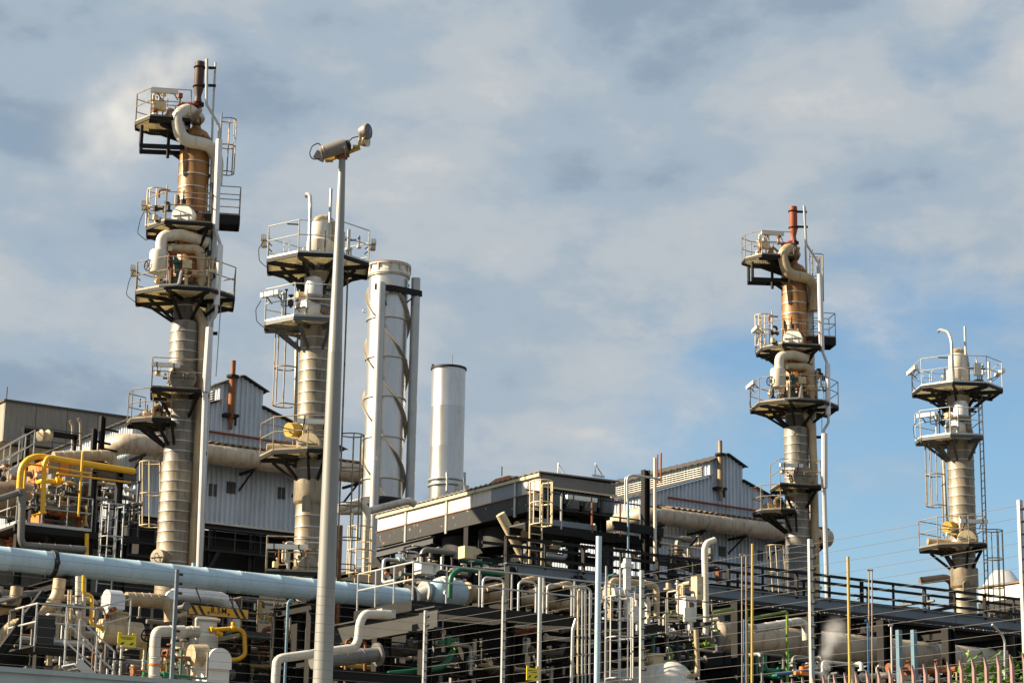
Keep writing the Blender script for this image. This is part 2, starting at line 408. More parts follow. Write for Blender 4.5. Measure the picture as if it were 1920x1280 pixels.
def platform(root, S, z, poly, rails, mat_rail='rail', radial=True, rcol=0.5, lights=(), depth=0.13, edge='black', hole=True):
    """deck around a tower: poly in the tower's right/away metres, rails = list of point-index runs"""
    P = [S.loc(x, y, z) for x, y in poly]; n = len(P); m = MB()
    for i in range(n):
        a, b = P[i], P[(i + 1) % n]; m.bar(a - Z3 * depth / 2, b - Z3 * depth / 2, 0.05, depth)
    if radial:
        for i, (x, y) in enumerate(poly):
            L = hypot(x, y)
            if L > rcol + 0.2:
                q = S.loc(x * rcol / L, y * rcol / L, z)
                m.bar(P[i] - Z3 * 0.12, q - Z3 * 0.12, 0.07, 0.15)
                m.bar(P[i].lerp(q, 0.35) - Z3 * 0.2, q - Z3 * 0.85, 0.08, 0.1)
    o = m.build('platform', edge, root)
    g = MB(); th = radians(GRATE_ANGLE); ct, st = cos(th), sin(th)      # bearing bars run askew, cross rods carry them
    rot = [(x * ct + y * st, -x * st + y * ct) for x, y in poly]
    def back(a, b, zz): return S.loc(a * ct - b * st, a * st + b * ct, zz)
    y = min(q[1] for q in rot) + 0.05
    while y < max(q[1] for q in rot):
        for a, b in clip_line(rot, y, 0):
            segs = [(a, b)]
            if hole and abs(y) < rcol:
                hx = sqrt(rcol * rcol - y * y); segs = [(a, min(b, -hx)), (max(a, hx), b)]
            for c, d in segs:
                if d - c > 0.05: g.bar(back(c, y, z - 0.03), back(d, y, z - 0.03), 0.02, 0.05)
        y += 0.085
    x = min(q[0] for q in rot) + 0.2
    while x < max(q[0] for q in rot):
        for a, b in clip_line(rot, x, 1):
            if hole and abs(x) < rcol: continue
            g.bar(back(x, a, z - 0.02), back(x, b, z - 0.02), 0.03, 0.03)
        x += 0.4
    g.build('grating', 'grate', o)
    k = MB()
    for run in rails:
        for i, j in zip(run, run[1:]): k.bar(P[i % n] + Z3 * 0.035, P[j % n] + Z3 * 0.035, 0.014, 0.065)
    if rails: k.build('toe_board', 'rail' if mat_rail == 'rail' else 'rail_grey', o)
    r = MB()
    for run in rails: railing([P[i % n] for i in run], mb=r)
    if rails: r.build('railing', mat_rail, o)
    for (i, f0, f1, hh) in lights:
        a, b = P[i % n], P[(i + 1) % n]; c = (a + b) / 2; out = Vector((c.x - S.A.x, c.y - S.A.y, 0)).normalized()
        strip_light(o, a.lerp(b, f0) + Z3 * hh + out * 0.16, a.lerp(b, f1) + Z3 * hh + out * 0.16, out)
    return o
def courses(root, S, z0, z1, r, h, mat, n=28, name='cladding_course'):
    """insulation jacket: separate sheet rings, each lapped over the one below"""
    k = max(1, int(round((z1 - z0) / h))); hh = (z1 - z0) / k
    for i in range(k):
        a = z0 + i * hh
        o = MB().lathe([(r + 0.012, -0.012), (r + 0.012, 0.028), (r, 0.05), (r - 0.003, hh - 0.005)], S.A + Z3 * a, Z3, n, False, i == k - 1).build(name, mat, root)
        o.data.materials.append(M['band'])                              # the lapped edge is bare, brighter metal
        for f in list(o.data.polygons)[:n]: f.material_index = 1
def hatch(root, c, axis, r, mat='clad', t=0.45, name='manhole_cover'):
    c = Vector(c); axis = Vector(axis).normalized()
    o = MB().lathe([(r * 0.97, -t), (r, -t + 0.04), (r, -0.03), (r * 0.97, 0), (r * 0.3, 0.012)], c, axis, 26, True, True).build(name, mat, root)
    m = MB(); u, w = perp(axis)
    m.tube([c + u * r * 0.85 + axis * 0.03, c - u * r * 0.85 + axis * 0.03], 0.018, 6)
    m.tube([c + w * 0.15 + axis * 0.02, c + w * 0.1 + axis * 0.12, c - w * 0.1 + axis * 0.12, c - w * 0.15 + axis * 0.02], 0.016, 6)
    m.build('handle', 'steel_grey', o); return o
def tubing(root, S, z, n, seed, side=(-1.5, 0.9), away=(-1.2, 0.4), high=1.7, mats=('rust', 'cream', 'steel_dark')):
    """instrument lines, drains and little valves crowding a deck, too fine to pick apart"""
    q = random.Random(seed)
    for mt in mats:
        m = MB()
        for i in range(n):
            pts = [Vector((q.uniform(*side), q.uniform(*away), q.uniform(0.05, high * 0.8)))]
            for k in range(q.choice((1, 2, 3))):
                p = pts[-1].copy(); ax = q.choice((0, 1, 2, 2)); p[ax] += q.choice((-1, 1)) * q.uniform(0.15, 0.7); p.z = min(max(p.z, 0.02), high); p.x = min(max(p.x, side[0]), side[1]); p.y = min(max(p.y, away[0]), away[1])
                if (p - pts[-1]).length > 0.08: pts.append(p)
            if len(pts) < 2: continue
            W = [S.loc(p.x, p.y, z + p.z) for p in pts]; r = q.choice((0.018, 0.025, 0.04, 0.055)); m.tube(W, r, 6, r * 2, 3)
            if q.random() < 0.6: flange(m, W[0], W[1] - W[0], r * 2.2, 0.02)
            if q.random() < 0.3: m.box(W[-1], 0.16, 0.12, 0.18)
        if m.v: tag(m.build('instrument_tubing', mt, root), kind='stuff')
def flange(mb, c, axis, r, t=0.05):
    c = Vector(c); axis = Vector(axis).normalized(); return mb.cyl(c - axis * t, c + axis * t, r, n=18)
def banded_pipe(name, root, pts, r, mat, bend=None, n=16, band=0.8, band_mat=None):
    """insulated line with lapped jacket rings; returns the pipe"""
    m = MB(); m.tube(pts, r, n, bend); P = [Vector(p) for p in pts]
    for a, b in zip(P, P[1:]):
        L = (b - a).length; k = int(L / band)
        for i in range(1, k + 1):
            w = i / (k + 1)
            if L * min(w, 1 - w) > r * 1.5: m.torus(a.lerp(b, w), b - a, r, 0.012, n, 5)
    return m.build(name, mat, root)
def wheel(mb, c, axis, R=0.28):
    c = Vector(c); axis = Vector(axis).normalized(); u, w = perp(axis); mb.torus(c, axis, R, 0.025, 18, 6)
    for k in range(3):
        e = u * cos(k * pi / 3) + w * sin(k * pi / 3); mb.tube([c - e * R, c + e * R], 0.018, 5)
    return mb

# ================================================================== the setting
mb = MB(); mb.add([Vector((-3000, -3000, 0)), Vector((3000, -3000, 0)), Vector((3000, 3000, 0)), Vector((-3000, 3000, 0))], [(0, 1, 2, 3)])
tag(mb.build('ground', 'ground'), kind='structure')
mb = MB(); mb.box2((-40, -30, 0.0), (15.6, 24.4, 0.004)); tag(mb.build('road', 'asphalt'), kind='structure')

TRAIN = Vector((29.54, 0.6, 0))        # the second process train repeats the first one this far along the rack

# ================================================================== tall columns with the vent stack (two of them)
S1 = Site(327, 1000, 80)
def tall_column():
    S = S1; z = S.z; p = S.pt
    R = thing('distillation_column', 'tall brown-stained column with dark brown vent stack and steam drifting from its top', 'column', S.A, 'tall vent-topped columns')
    MB().cyl(S.A, S.A + Z3 * z(1075), 0.60, n=28).build('skirt', 'clad', R)
    courses(R, S, z(1075), z(868), 0.61, 0.37, 'clad', name='lower_cladding_course')
    courses(R, S, z(868), z(607), 0.535, 0.37, 'clad_grey')
    courses(R, S, z(607), z(548), 0.47, 0.6, 'clad_dark')
    courses(R, S, z(548), z(262), 0.56, 0.5, 'clad_brown')
    MB().lathe([(0.57, 0), (0.57, 0.05), (0.42, 0.28), (0.2, 0.42), (0.17, 0.5)], S.A + Z3 * z(262), Z3, 28).build('head', 'clad_brown', R)
    # vent stack
    zz = [z(v) for v in (244, 205, 203, 190, 180, 168, 117)]; b = Vector(S.A)
    v = MB().lathe([(0.16, zz[0]), (0.16, zz[1]), (0.15, zz[3]), (0.12, zz[4] - 0.1), (0.12, zz[4]), (0.185, zz[5]), (0.185, zz[6]), (0.17, zz[6]), (0.17, zz[6] - 0.4)], b, Z3, 20, True, True).build('vent_stack', 'vent_dark', R)
    m = MB(); m.torus(b + Z3 * z(127), Z3, 0.2, 0.03); m.torus(b + Z3 * z(163), Z3, 0.2, 0.03); flange(m, b + Z3 * z(196), Z3, 0.24, 0.05)
    for y in (127, 160): m.bar(p(378, y, -0.1), p(405, y + 1, -0.1), 0.05, 0.1)
    m.build('clamp', 'black', v)
    m = MB(); m.tube([p(343, 197, -0.25), p(372, 196, -0.2)], 0.06, 8); m.cyl(p(352, 200, -0.3), p(360, 195, -0.3), 0.14, n=12); flange(m, p(366, 196, -0.2), S.er, 0.14, 0.03); m.cyl(p(341, 201, -0.25), p(346, 196, -0.25), 0.12, n=12)
    m.build('red_valve', 'red', R)
    m = MB(); flange(m, p(371, 217, -0.3), (p(371, 217) - p(345, 205)), 0.3, 0.05); m.cyl(p(366, 226, -0.15), p(372, 220, 0), 0.27, n=18); m.build('nozzle', 'pipe_rusty', R)
    banded_pipe('overhead_pipe', R, [p(373, 222, -0.05), p(352, 203, -0.5), p(331, 218, -0.75), p(339, 262, -0.8), p(395, 273, -0.6), p(408, 300, -0.25), p(405, 345, -0.2)], 0.235, 'pipe_white', 0.55, 18, 1.2)
    # risers on the side
    def riser(pts, r, mat, dy=-0.3, name='riser_pipe', n=10): return MB().tube([p(a, c, dy) for a, c in pts], r, n, 0.25).build(name, mat, R)
    riser([(388, 111), (387, 196), (411, 236), (411, 266)], 0.055, 'galv', -0.9)
    riser([(411, 262), (404, 432)], 0.125, 'pipe_silver', -1.1); riser([(403, 428), (413, 458), (413, 464)], 0.06, 'galv', -1.2)
    riser([(413, 460), (406, 572)], 0.115, 'pipe_silver', -1.3); riser([(406, 570), (405, 590), (393, 606), (392, 618)], 0.06, 'galv', -1.35)
    riser([(393, 614), (385, 735)], 0.135, 'pipe_silver', -1.4); riser([(385, 733), (384, 760), (373, 1062)], 0.105, 'pipe_silver', -1.3)
    riser([(404, 118), (399, 214), (388, 640)], 0.045, 'galv', 0.1)
    riser([(405, 295), (398, 480), (372, 1065)], 0.16, 'galv', 0.35, 'return_pipe', 14)
    riser([(416, 545), (405, 705)], 0.018, 'galv', 0.2, 'conduit', 6)
    banded_pipe('reflux_pipe', R, [p(358, 560, 0.1), p(366, 578, -0.3), p(381, 606, -0.3), p(379, 700, -0.3), p(361, 1062, -0.3)], 0.175, 'pipe_tan', 0.3, 14, 0.9)
    for y, x0, x1 in ((330, 392, 408), (625, 370, 408), (742, 360, 392), (850, 352, 388), (960, 345, 382)): MB().bar(p(x0, y, -0.1), p(x1, y, -0.1), 0.14, 0.1).build('pipe_guide', 'black', R)
    # decks, top to bottom
    d = platform(R, S, z(238), [(-2.25, 0.5), (-2.25, -0.1), (-1.7, -0.9), (-0.25, -0.9), (-0.25, 0.9), (-1.7, 0.9)], [[3, 2, 1, 0, 5, 4]], radial=False, hole=False, lights=[(2, 0.05, 0.75, 0.95)])
    for yy in (-0.6, 0.5):
        m = MB(); m.bar(S.loc(-2.0, yy * 0.6, z(248)), S.loc(-2.0, yy * 0.6, z(286)), 0.1); m.bar(S.loc(-2.05, yy * 0.6, z(286)), S.loc(-0.3, yy * 0.6, z(284)), 0.1, 0.16); m.build('bracket', 'black', d)
        m = MB(); m.bar(S.loc(-1.3, yy, z(243)), S.loc(-0.2, yy * 0.6, z(262)), 0.1, 0.3); m.bar(S.loc(-1.75, yy, z(242)), S.loc(-0.25, yy, z(242)), 0.1, 0.16); m.build('bracket', 'black', d)
    MB().bar(S.loc(-1.0, 0, z(285)), S.loc(-0.45, 0, z(302)), 0.1).build('bracket', 'black', d); MB().bar(S.loc(-1.0, 0, z(240)), S.loc(-1.0, 0, z(300)), 0.09).build('bracket', 'black', d); MB().bar(S.loc(-0.48, 0, z(250)), S.loc(-0.48, 0, z(345)), 0.14).build('bracket', 'black', d)
    m = MB(); m.box(p(300, 200, -0.1), 0.45, 0.3, 0.3, S.er, S.ef); m.build('instrument_box', 'cream', R)
    m = MB(); m.tube([p(306, 232), p(312, 215), p(322, 205), p(335, 216)], 0.05, 7, 0.05); m.cyl(p(318, 222), p(318, 208), 0.1, n=10); m.cyl(p(325, 224), p(332, 224), 0.09, n=10); m.tube([p(308, 222), p(335, 226)], 0.04, 6)
    m.build('valve_cluster', 'pipe_rusty', R)
    ladder(S.loc(0.92, 0.45, z(420)), S.loc(0.92, 0.45, z(205)), S.er, cage=(2.2, 4.3), R=0.28).build('ladder', 'rail', R)
    platform(R, S, z(404), [(0.5, -0.35), (1.75, -0.35), (1.75, 0.6), (0.5, 0.6)], [[0, 1, 2, 3]], radial=False, hole=False, depth=0.34)
    platform(R, S, z(436), [(-1.6, 0.6), (-1.6, -0.4), (-0.95, -1.35), (0.75, -1.35), (0.8, 0.3), (0.4, 1.0), (-1.0, 1.2)], [[6, 0, 1, 2, 3, 4]], rcol=0.56, lights=[(0, 0.1, 0.95, 0.95)])
    ladder(S.loc(-0.95, 0.5, z(436)), S.loc(-0.95, 0.5, z(345)), -S.er, cage=(0.3, 1.7)).build('ladder', 'cream', R)
    hatch(R, p(341, 404, -0.85), -S.ef - S.er * 0.45, 0.42, 'white', 0.4)
    banded_pipe('transfer_pipe', R, [p(300, 520, -1.1), p(302, 470, -1.1), p(303, 442, -1.1), p(340, 440, -0.9), p(388, 455, -0.5)], 0.21, 'pipe_white', 0.42, 16, 0.7)
    MB().lathe([(0.2, 0), (0.33, 0.06), (0.34, 0.12), (0.34, 0.82), (0.3, 0.9), (0.2, 0.93)], p(296, 515, -1.1), Z3, 22).build('drum', 'pipe_white', R)
    banded_pipe('transfer_pipe', R, [p(308, 466, -0.9), p(372, 467, -0.9), p(378, 484, -0.85), p(378, 540, -0.8)], 0.17, 'pipe_tan', 0.35, 14, 0.5)
    m = MB(); m.cyl(p(300, 540, -0.7), p(388, 541, -0.7), 0.26, n=18); m.cyl(p(330, 548, -0.8), p(330, 520, -0.8), 0.2, n=14); m.build('exchanger', 'clad_dark', R)
    m = MB(); m.cyl(p(331, 512, -1.2), p(331, 484, -1.2), 0.08, n=10); m.cyl(p(331, 494, -1.2), p(331, 489, -1.2), 0.2, n=14); m.build('green_valve', 'teal', R)
    m = MB(); m.box(p(351, 496, -1.2), 0.34, 0.2, 0.3, S.er, S.ef); m.tube([p(349, 545, -1.2), p(349, 505, -1.2)], 0.06, 6); m.build('instrument_box', 'cream', R)
    m = MB(); wheel(m, p(278, 497, -1.2), -S.er - S.ef, 0.2); m.build('handwheel', 'black', R)
    MB().tube([p(298, 536, -1.75), p(335, 534, -1.75), p(339, 512, -1.75), p(341, 508, -1.75)], 0.06, 8).build('drain_pipe', 'galv', R)
    m = MB()
    for x in (318, 322, 366): m.tube([p(x, 475, -0.5), p(x, 560, -0.5)], 0.05, 6)
    m.build('standpipe', 'rust', R)
    platform(R, S, z(561), [(-1.85, 0.75), (-1.85, -0.75), (-0.75, -1.75), (0.75, -1.75), (1.7, -0.75), (1.7, 0.75), (0.75, 1.7), (-0.75, 1.7)], [[0, 1, 2, 3, 4, 5, 6, 7, 0]], rcol=0.5, lights=[(0, 0.1, 0.9, 0.95)])
    hatch(R, p(343, 708, -1.0), -S.ef + S.er * 0.12, 0.49, 'clad_grey', 0.5)
    platform(R, S, z(742), [(-1.1, 0.3), (-1.1, -1.2), (0.72, -1.2), (0.72, 0.3)], [[0, 1, 2, 3]], rcol=0.54, lights=[(1, 0.0, 0.55, 0.8)])
    platform(R, S, z(795), [(-1.9, 0.3), (-1.75, -0.5), (-1.0, -0.95), (-0.35, -0.95), (-0.35, 0.7), (-1.3, 0.85)], [[3, 2, 1, 0, 5]], rcol=0.54)
    hatch(R, p(268, 781, 0.1), -S.er - S.ef * 0.2, 0.22, 'pipe_tan', 1.0, 'nozzle')
    MB().tube([p(300, 758, 0), p(287, 765, 0), p(290, 800, -0.1)], 0.09, 8).build('drain_pipe', 'pipe_rusty', R)
    ladder(p(300, 1075, 0.2), p(300, 868, 0.2), -S.er, cage=(1.7, 4.0)).build('ladder', 'cream', R)
    hatch(R, p(294, 1044, -0.7), -S.er * 0.8 - S.ef, 0.3, 'clad', 0.6); MB().cyl(p(296, 1044, -0.45), p(330, 1048, 0), 0.24, n=16).build('nozzle', 'pipe_rusty', R)
    tubing(R, S, z(238), 7, 1, (-1.9, -0.3), (-0.6, 0.6), 1.2, ('rust', 'cream', 'galv')); tubing(R, S, z(436), 6, 2, (-1.3, 0.7), (-1.1, 0.2), 1.5); tubing(R, S, z(561), 12, 3, (-1.2, 1.2), (-1.4, 0.5), 1.9, ('rust', 'cream', 'steel_dark', 'pipe_tan')); tubing(R, S, z(742), 4, 4, (-0.9, 0.6), (-1.0, -0.5), 1.2, ('rust', 'cream')); tubing(R, S, z(795), 4, 5, (-1.5, -0.5), (-0.7, 0.4), 0.9, ('rust', 'steel_dark'))
    for y0, y1, dx in ((430, 470, -1.68), (545, 575, -1.95)):
        a = S.loc(dx, -0.4, z(y0) + 0.6); MB().tube([a, a + Vector((0, 0, -0.5)) - S.er * 0.18, a + Vector((0, 0, -1.0)) - S.er * 0.25, a + Vector((0, 0, -1.25)) + S.er * 0.1], 0.014, 5, 0.2).build('hanging_cable', 'ink', R)
    m = MB(); m.tube([p(388, 640, 0.6), p(360, 1060, 0.6)], 0.04, 6); m.build('conduit', 'cream', R)
    return R
T1 = tall_column()
T3 = copy_tree(T1, TRAIN, None, {'vent_stack': 'rust_red', 'overhead_pipe': 'pipe_tan', 'lower_cladding_course': 'clad_slate'})
T3['label'] = 'tall brown-stained column with rust-red vent stack, beside the gabled shed further off'

# ================================================================== lower columns with the crooked vent pipe (two of them)
S2 = Site(575, 1100, 71.4)
def short_column():
    S = S2; z = S.z; p = S.pt
    R = thing('stripper_column', 'grey clad column half hidden behind the tall lamp pole', 'column', S.A, 'lower columns with three railed decks')
    MB().cyl(S.A, S.A + Z3 * z(1100), 0.45, n=28).build('skirt', 'clad', R)
    courses(R, S, z(1100), z(947), 0.455, 0.36, 'clad')
    MB().lathe([(0.46, 0), (0.54, 0.08), (0.545, 0.1), (0.545, 0.78), (0.47, 0.84)], S.A + Z3 * z(947), Z3, 28).build('collar', 'clad', R)
    m = MB(); m.box(p(574, 945, -0.62), 0.26, 0.12, 0.46, S.er, S.ef); m.cyl(p(574, 935, -0.56), p(574, 935, -0.70), 0.13, n=14); m.build('lifting_lug', 'clad', R)
    courses(R, S, z(901), z(862), 0.47, 0.33, 'clad_grey'); courses(R, S, z(862), z(618), 0.525, 0.37, 'clad'); courses(R, S, z(618), z(515), 0.48, 0.4, 'clad_grey')
    courses(R, S, z(515), z(480), 0.42, 0.6, 'clad_dark')
    MB().lathe([(0.42, 0), (0.45, 0.05), (0.45, 0.62), (0.4, 0.66), (0.36, 0.7), (0.36, 1.2), (0.3, 1.3), (0.1, 1.35)], S.A + Z3 * z(488), Z3, 26).build('head', 'pipe_white', R)
    MB().lathe([(0.25, 0), (0.28, 0.04), (0.28, 0.85), (0.2, 0.95), (0.05, 0.98)], p(612, 478, 0.4), Z3, 20).build('drum', 'pipe_grey', R)
    m = MB(); m.box(p(640, 450, -0.4), 0.24, 0.22, 0.5, S.er, S.ef); m.cyl(p(640, 436, -0.4), p(640, 424, -0.4), 0.03); m.build('instrument_box', 'galv', R)
    banded_pipe('overhead_pipe', R, [p(593, 440, 0), p(594, 410, 0), p(622, 414, 0.2), p(624, 500, 0.3)], 0.16, 'pipe_tan', 0.34, 14, 0.5)
    MB().tube([p(580, 482, -0.5), p(582, 384, -0.5), p(581, 366, -0.2), p(575, 363, 0.55), p(574, 368, 0.75)], 0.065, 8, 0.5).build('gooseneck_vent', 'galv', R)
    MB().tube([p(621, 354, -0.2), p(616, 470, -0.2)], 0.05, 8).build('vent_rod', 'galv', R)
    o8 = [(-1.7, 0.7), (-1.7, -0.7), (-0.7, -1.6), (0.7, -1.6), (1.6, -0.7), (1.6, 0.7), (0.7, 1.6), (-0.7, 1.6)]
    platform(R, S, z(500), o8, [[0, 1, 2, 3, 4, 5, 6, 7, 0]], 'rail_grey', rcol=0.44, lights=[(0, 0.05, 0.9, 0.8), (4, 0.2, 0.9, 0.85)])
    m = MB(); m.tube([p(556, 520, 0.4), p(560, 560, 0.4)], 0.03, 6); m.tube([p(566, 520, 0.3), p(566, 565, 0.3)], 0.07, 8); m.build('standpipe', 'steel_dark', R)
    platform(R, S, z(612), [(-1.7, 0.4), (-1.7, -0.35), (-0.75, -1.25), (0.55, -1.25), (0.6, 0.4), (-0.6, 1.1)], [[5, 0, 1, 2, 3, 4]], 'rail_grey', rcol=0.5, lights=[(1, 0.0, 0.6, 0.85)], edge='steel_grey')
    hatch(R, p(564, 577, -0.75), -S.er * 0.8 - S.ef * 0.75, 0.30, 'white', 0.75)
    MB().lathe([(0.27, 0), (0.3, 0.04), (0.3, 0.5), (0.24, 0.62), (0.1, 0.68)], p(588, 556, -0.75), Z3, 20).build('dome', 'pipe_silver', R)
    MB().tube([p(570, 555, -0.4), p(556, 553, -0.55)], 0.13, 10).build('nozzle', 'pipe_tan', R)
    MB().tube([p(600, 580, -0.5), p(612, 585, -0.4), p(620, 640, -0.1)], 0.13, 10).build('drain_pipe', 'clad', R)
    platform(R, S, z(855), [(-1.67, 0.4), (-1.25, -0.75), (-0.15, -1.25), (0.55, -1.25), (0.6, 0.3), (-0.6, 1.1)], [[5, 0, 1, 2, 3, 4]], rcol=0.5, lights=[(2, -0.55, 1.0, 0.85)])
    hatch(R, p(578, 832, -0.95), -S.ef - S.er * 0.2, 0.37, 'cream', 0.5)
    m = MB(); m.cyl(p(560, 806, -0.2), p(541, 806, -0.5), 0.24, n=18); m.build('nozzle', 'yellow_dull', R)
    MB().tube([p(500, 838, -0.1), p(560, 842, 0)], 0.13, 10).build('nozzle', 'pipe_tan', R)
    tubing(R, S, z(500), 7, 11, (-1.2, 1.3), (-1.2, 0.8), 1.4, ('galv', 'pipe_white', 'steel_dark')); tubing(R, S, z(612), 6, 12, (-1.2, 0.5), (-1.0, 0.2), 1.3, ('cream', 'galv', 'steel_dark')); tubing(R, S, z(855), 5, 13, (-1.2, 0.5), (-1.0, 0.2), 1.2, ('cream', 'steel_dark')); tubing(R, S, z(1082), 6, 14, (-1.2, 0.5), (-1.1, 0), 1.2, ('rust', 'cream', 'galv'))
    for zz, dx in ((z(500), -1.85), (z(612), -1.85)):
        a = S.loc(dx, -0.4, zz + 0.7); MB().tube([a, a + Vector((0, 0, -0.3)) - S.er * 0.16, a + Vector((0, 0, -0.7)) - S.er * 0.12, a + Vector((0, 0, -0.9)) + S.er * 0.12], 0.014, 5, 0.2).build('hanging_cable', 'ink', R)
    m = MB(); ladder(S.loc(0.95, 0.2, z(1075)), S.loc(0.95, 0.2, z(455)), S.er, cage=(1.2, 4.6), mb=m); m.build('ladder', 'rail', R)
    ladder(S.loc(-0.62, 0.35, z(865)), S.loc(-0.62, 0.35, z(600)), -S.er, w=0.4, cage=(1.9, 4.4)).build('ladder', 'rail', R)
    MB().tube([p(556, 640, 0.25), p(554, 790, 0.25), p(560, 800, 0.25)], 0.06, 8).build('conduit', 'galv', R)
    MB().tube([p(614, 500, 0.35), p(594, 1080, 0.35)], 0.17, 12).build('return_pipe', 'clad_dark', R)
    MB().tube([p(603, 880, -0.1), p(598, 1080, -0.1)], 0.06, 8).build('conduit', 'galv', R)
    hatch(R, p(580, 1062, -0.9), -S.ef, 0.36, 'clad_grey', 0.55)
    platform(R, S, z(1082), [(-1.3, 0.3), (-1.3, -1.25), (0.6, -1.25), (0.6, 0.3)], [[0, 1, 2, 3]], rcol=0.46, lights=[(1, 0.02, 0.7, 0.75)])
    return R
T2 = short_column()
T4 = copy_tree(T2, TRAIN)
T4['label'] = 'grey clad column standing alone against blue sky, crooked vent pipe on top'

# ================================================================== the two steel chimneys
Sa = Site(716, 930, 95)
def straked_stack():
    S = Sa; z = S.z; p = S.pt
    R = thing('straked_chimney', 'silver chimney wound with spiral strakes between two support masts', 'chimney', S.A)
    rows = [z(936), z(900), z(823), z(748), z(674), z(601), z(520)]; r = 0.875
    for a, b in zip(rows, rows[1:]):
        s = MB().lathe([(r + 0.03, a), (r + 0.03, a + 0.05), (r, a + 0.06), (r, b - 0.03), (r + 0.03, b - 0.025), (r + 0.03, b)], S.A, Z3, 36, False, False).build('shell_section', 'stack', R)
        MB().lathe([(r + 0.005, b - 0.07), (r + 0.06, b - 0.06), (r + 0.06, b - 0.02), (r + 0.005, b - 0.01)], S.A, Z3, 36, False, False).build('flange', 'strake', s)
    MB().lathe([(r + 0.05, z(936) - 0.3), (r + 0.05, z(936))], S.A, Z3, 36).build('base_ring', 'steel_dark', R)
    for k in range(4):
        e = S.er * (0.55 if k % 2 else -0.35) + S.ef * (0.4 if k < 2 else -0.3); MB().ibeam(S.A + e, S.A + e + Z3 * (z(936) - 0.3), 0.2, 0.2, 0.03, S.er).build('leg', 'steel_dark', R)
    zt = z(500); c = MB().lathe([(r, z(520)), (r + 0.07, z(520) + 0.02), (r + 0.07, z(512)), (r + 0.02, z(511)), (r + 0.02, zt - 0.06), (r + 0.1, zt - 0.05), (r + 0.1, zt), (r - 0.12, zt), (r - 0.12, zt - 1.0)], S.A, Z3, 36, False, False).build('top_collar', 'white_panel', R)
    MB().torus(S.A + Z3 * zt, Z3, r + 0.06, 0.045, 36, 6).build('rim', 'rust', c)
    m = MB()
    for k in range(12):
        a = k * pi / 6; e = Vector((cos(a), sin(a), 0)); m.box(S.A + e * (r + 0.05) + Z3 * (zt - 0.22), 0.1, 0.05, 0.3, e, Z3.cross(e))
    m.build('stiffener', 'strake', c)
    m = MB(); m.tube([p(728, 500, -0.8), p(728, 488, -0.8)], 0.012, 5); m.torus(S.A + Z3 * (zt + 0.12), S.ef, 0.1, 0.03, 12, 5); m.build('lifting_eye', 'rust', c)
    z0, z1 = z(935), z(528); pitch = 7.0
    for q in range(3):
        m = MB(); n = 90; rr = r - 0.01; ro = r + 0.14; vs = []; fs = []
        for i in range(n + 1):
            zz = z0 + (z1 - z0) * i / n; a = 2 * pi * (-(zz - z1) / pitch + q / 3) + 0.4
            # descends left to right across the side that faces the road
            e = S.er * cos(a) + S.ef * sin(a)
            for rad, dz in ((rr, -0.015), (ro, -0.015), (ro, 0.015), (rr, 0.015)): vs.append(S.A + e * rad + Z3 * (zz + dz))
        for i in range(n):
            for k in range(4): fs.append((4 * i + k, 4 * i + (k + 1) % 4, 4 * i + 4 + (k + 1) % 4, 4 * i + 4 + k))
        m.add(vs, fs); m.build('strake', 'strake', R)
    for a, b, dy in (((715, 530), (705, 945), -1.35), ((780, 522), (770, 940), -0.2)):
        t = p(*a, dy); t0 = Vector((t.x, t.y, 0)); mast = MB().cyl(t0, t, 0.2, n=18).build('support_mast', 'galv', R)
    m = MB(); m.bar(p(703, 537, -1.35), p(741, 541, -1.1), 0.12, 0.26); m.bar(p(741, 541, -1.1), p(790, 551, -0.2), 0.12, 0.26); m.bar(p(752, 575, -0.5), p(782, 552, -0.2), 0.06); m.bar(p(716, 545, -0.9), p(724, 572, -0.9), 0.07)
    m.build('mast_clamp', 'black', R); MB().bar(p(694, 940, -1.35), p(748, 942, -0.9), 0.3, 0.26).build('mast_clamp', 'black', R)
    MB().torus(p(684, 583, 0), S.ef, 0.08, 0.02, 12, 5).build('lug', 'galv', R)
straked_stack()
Sb = Site(836, 915, 97)
def plain_stack():
    S = Sb; z = S.z; p = S.pt; r = 0.755; zt = z(690)
    R = thing('plain_chimney', 'shorter plain silver chimney with a dark rim', 'chimney', S.A)
    rows = [0, z(912), z(903), z(840), z(765), zt]
    for a, b in zip(rows, rows[1:]): MB().lathe([(r + 0.004, a), (r, a + 0.02), (r, b)], S.A, Z3, 40, False, False).build('shell_section', 'stack', R)
    MB().lathe([(r, zt - 0.1), (r + 0.05, zt - 0.09), (r + 0.05, zt), (r - 0.03, zt + 0.01), (r - 0.03, zt - 1.2)], S.A, Z3, 40, False, False).build('rim', 'steel_dark', R)
    for y in (912, 902): MB().torus(S.A + Z3 * z(y), Z3, r + 0.02, 0.05, 40, 6).build('flange', 'galv', R)
    m = MB()
    for x in (838, 871): m.bar(p(x, 885, -0.8), p(x, 920, -0.8), 0.1, 0.08)
    m.build('flange_clamp', 'galv', R)
    m = MB(); m.tube([p(848, 692, 0.4), p(848, 664, 0.4)], 0.018, 5); m.cyl(p(811, 690, 0), p(811, 683, 0), 0.07); m.build('lightning_rod', 'steel_grey', R)
    m = MB(); q = [p(842, 925, -0.6), p(842, 905, -0.6), p(852, 903, -0.6), p(880, 910, -0.6), p(878, 925, -0.6)]; m.prism(q, S.ef * 0.8); m.build('inlet_duct', 'white_panel', R)
plain_stack()

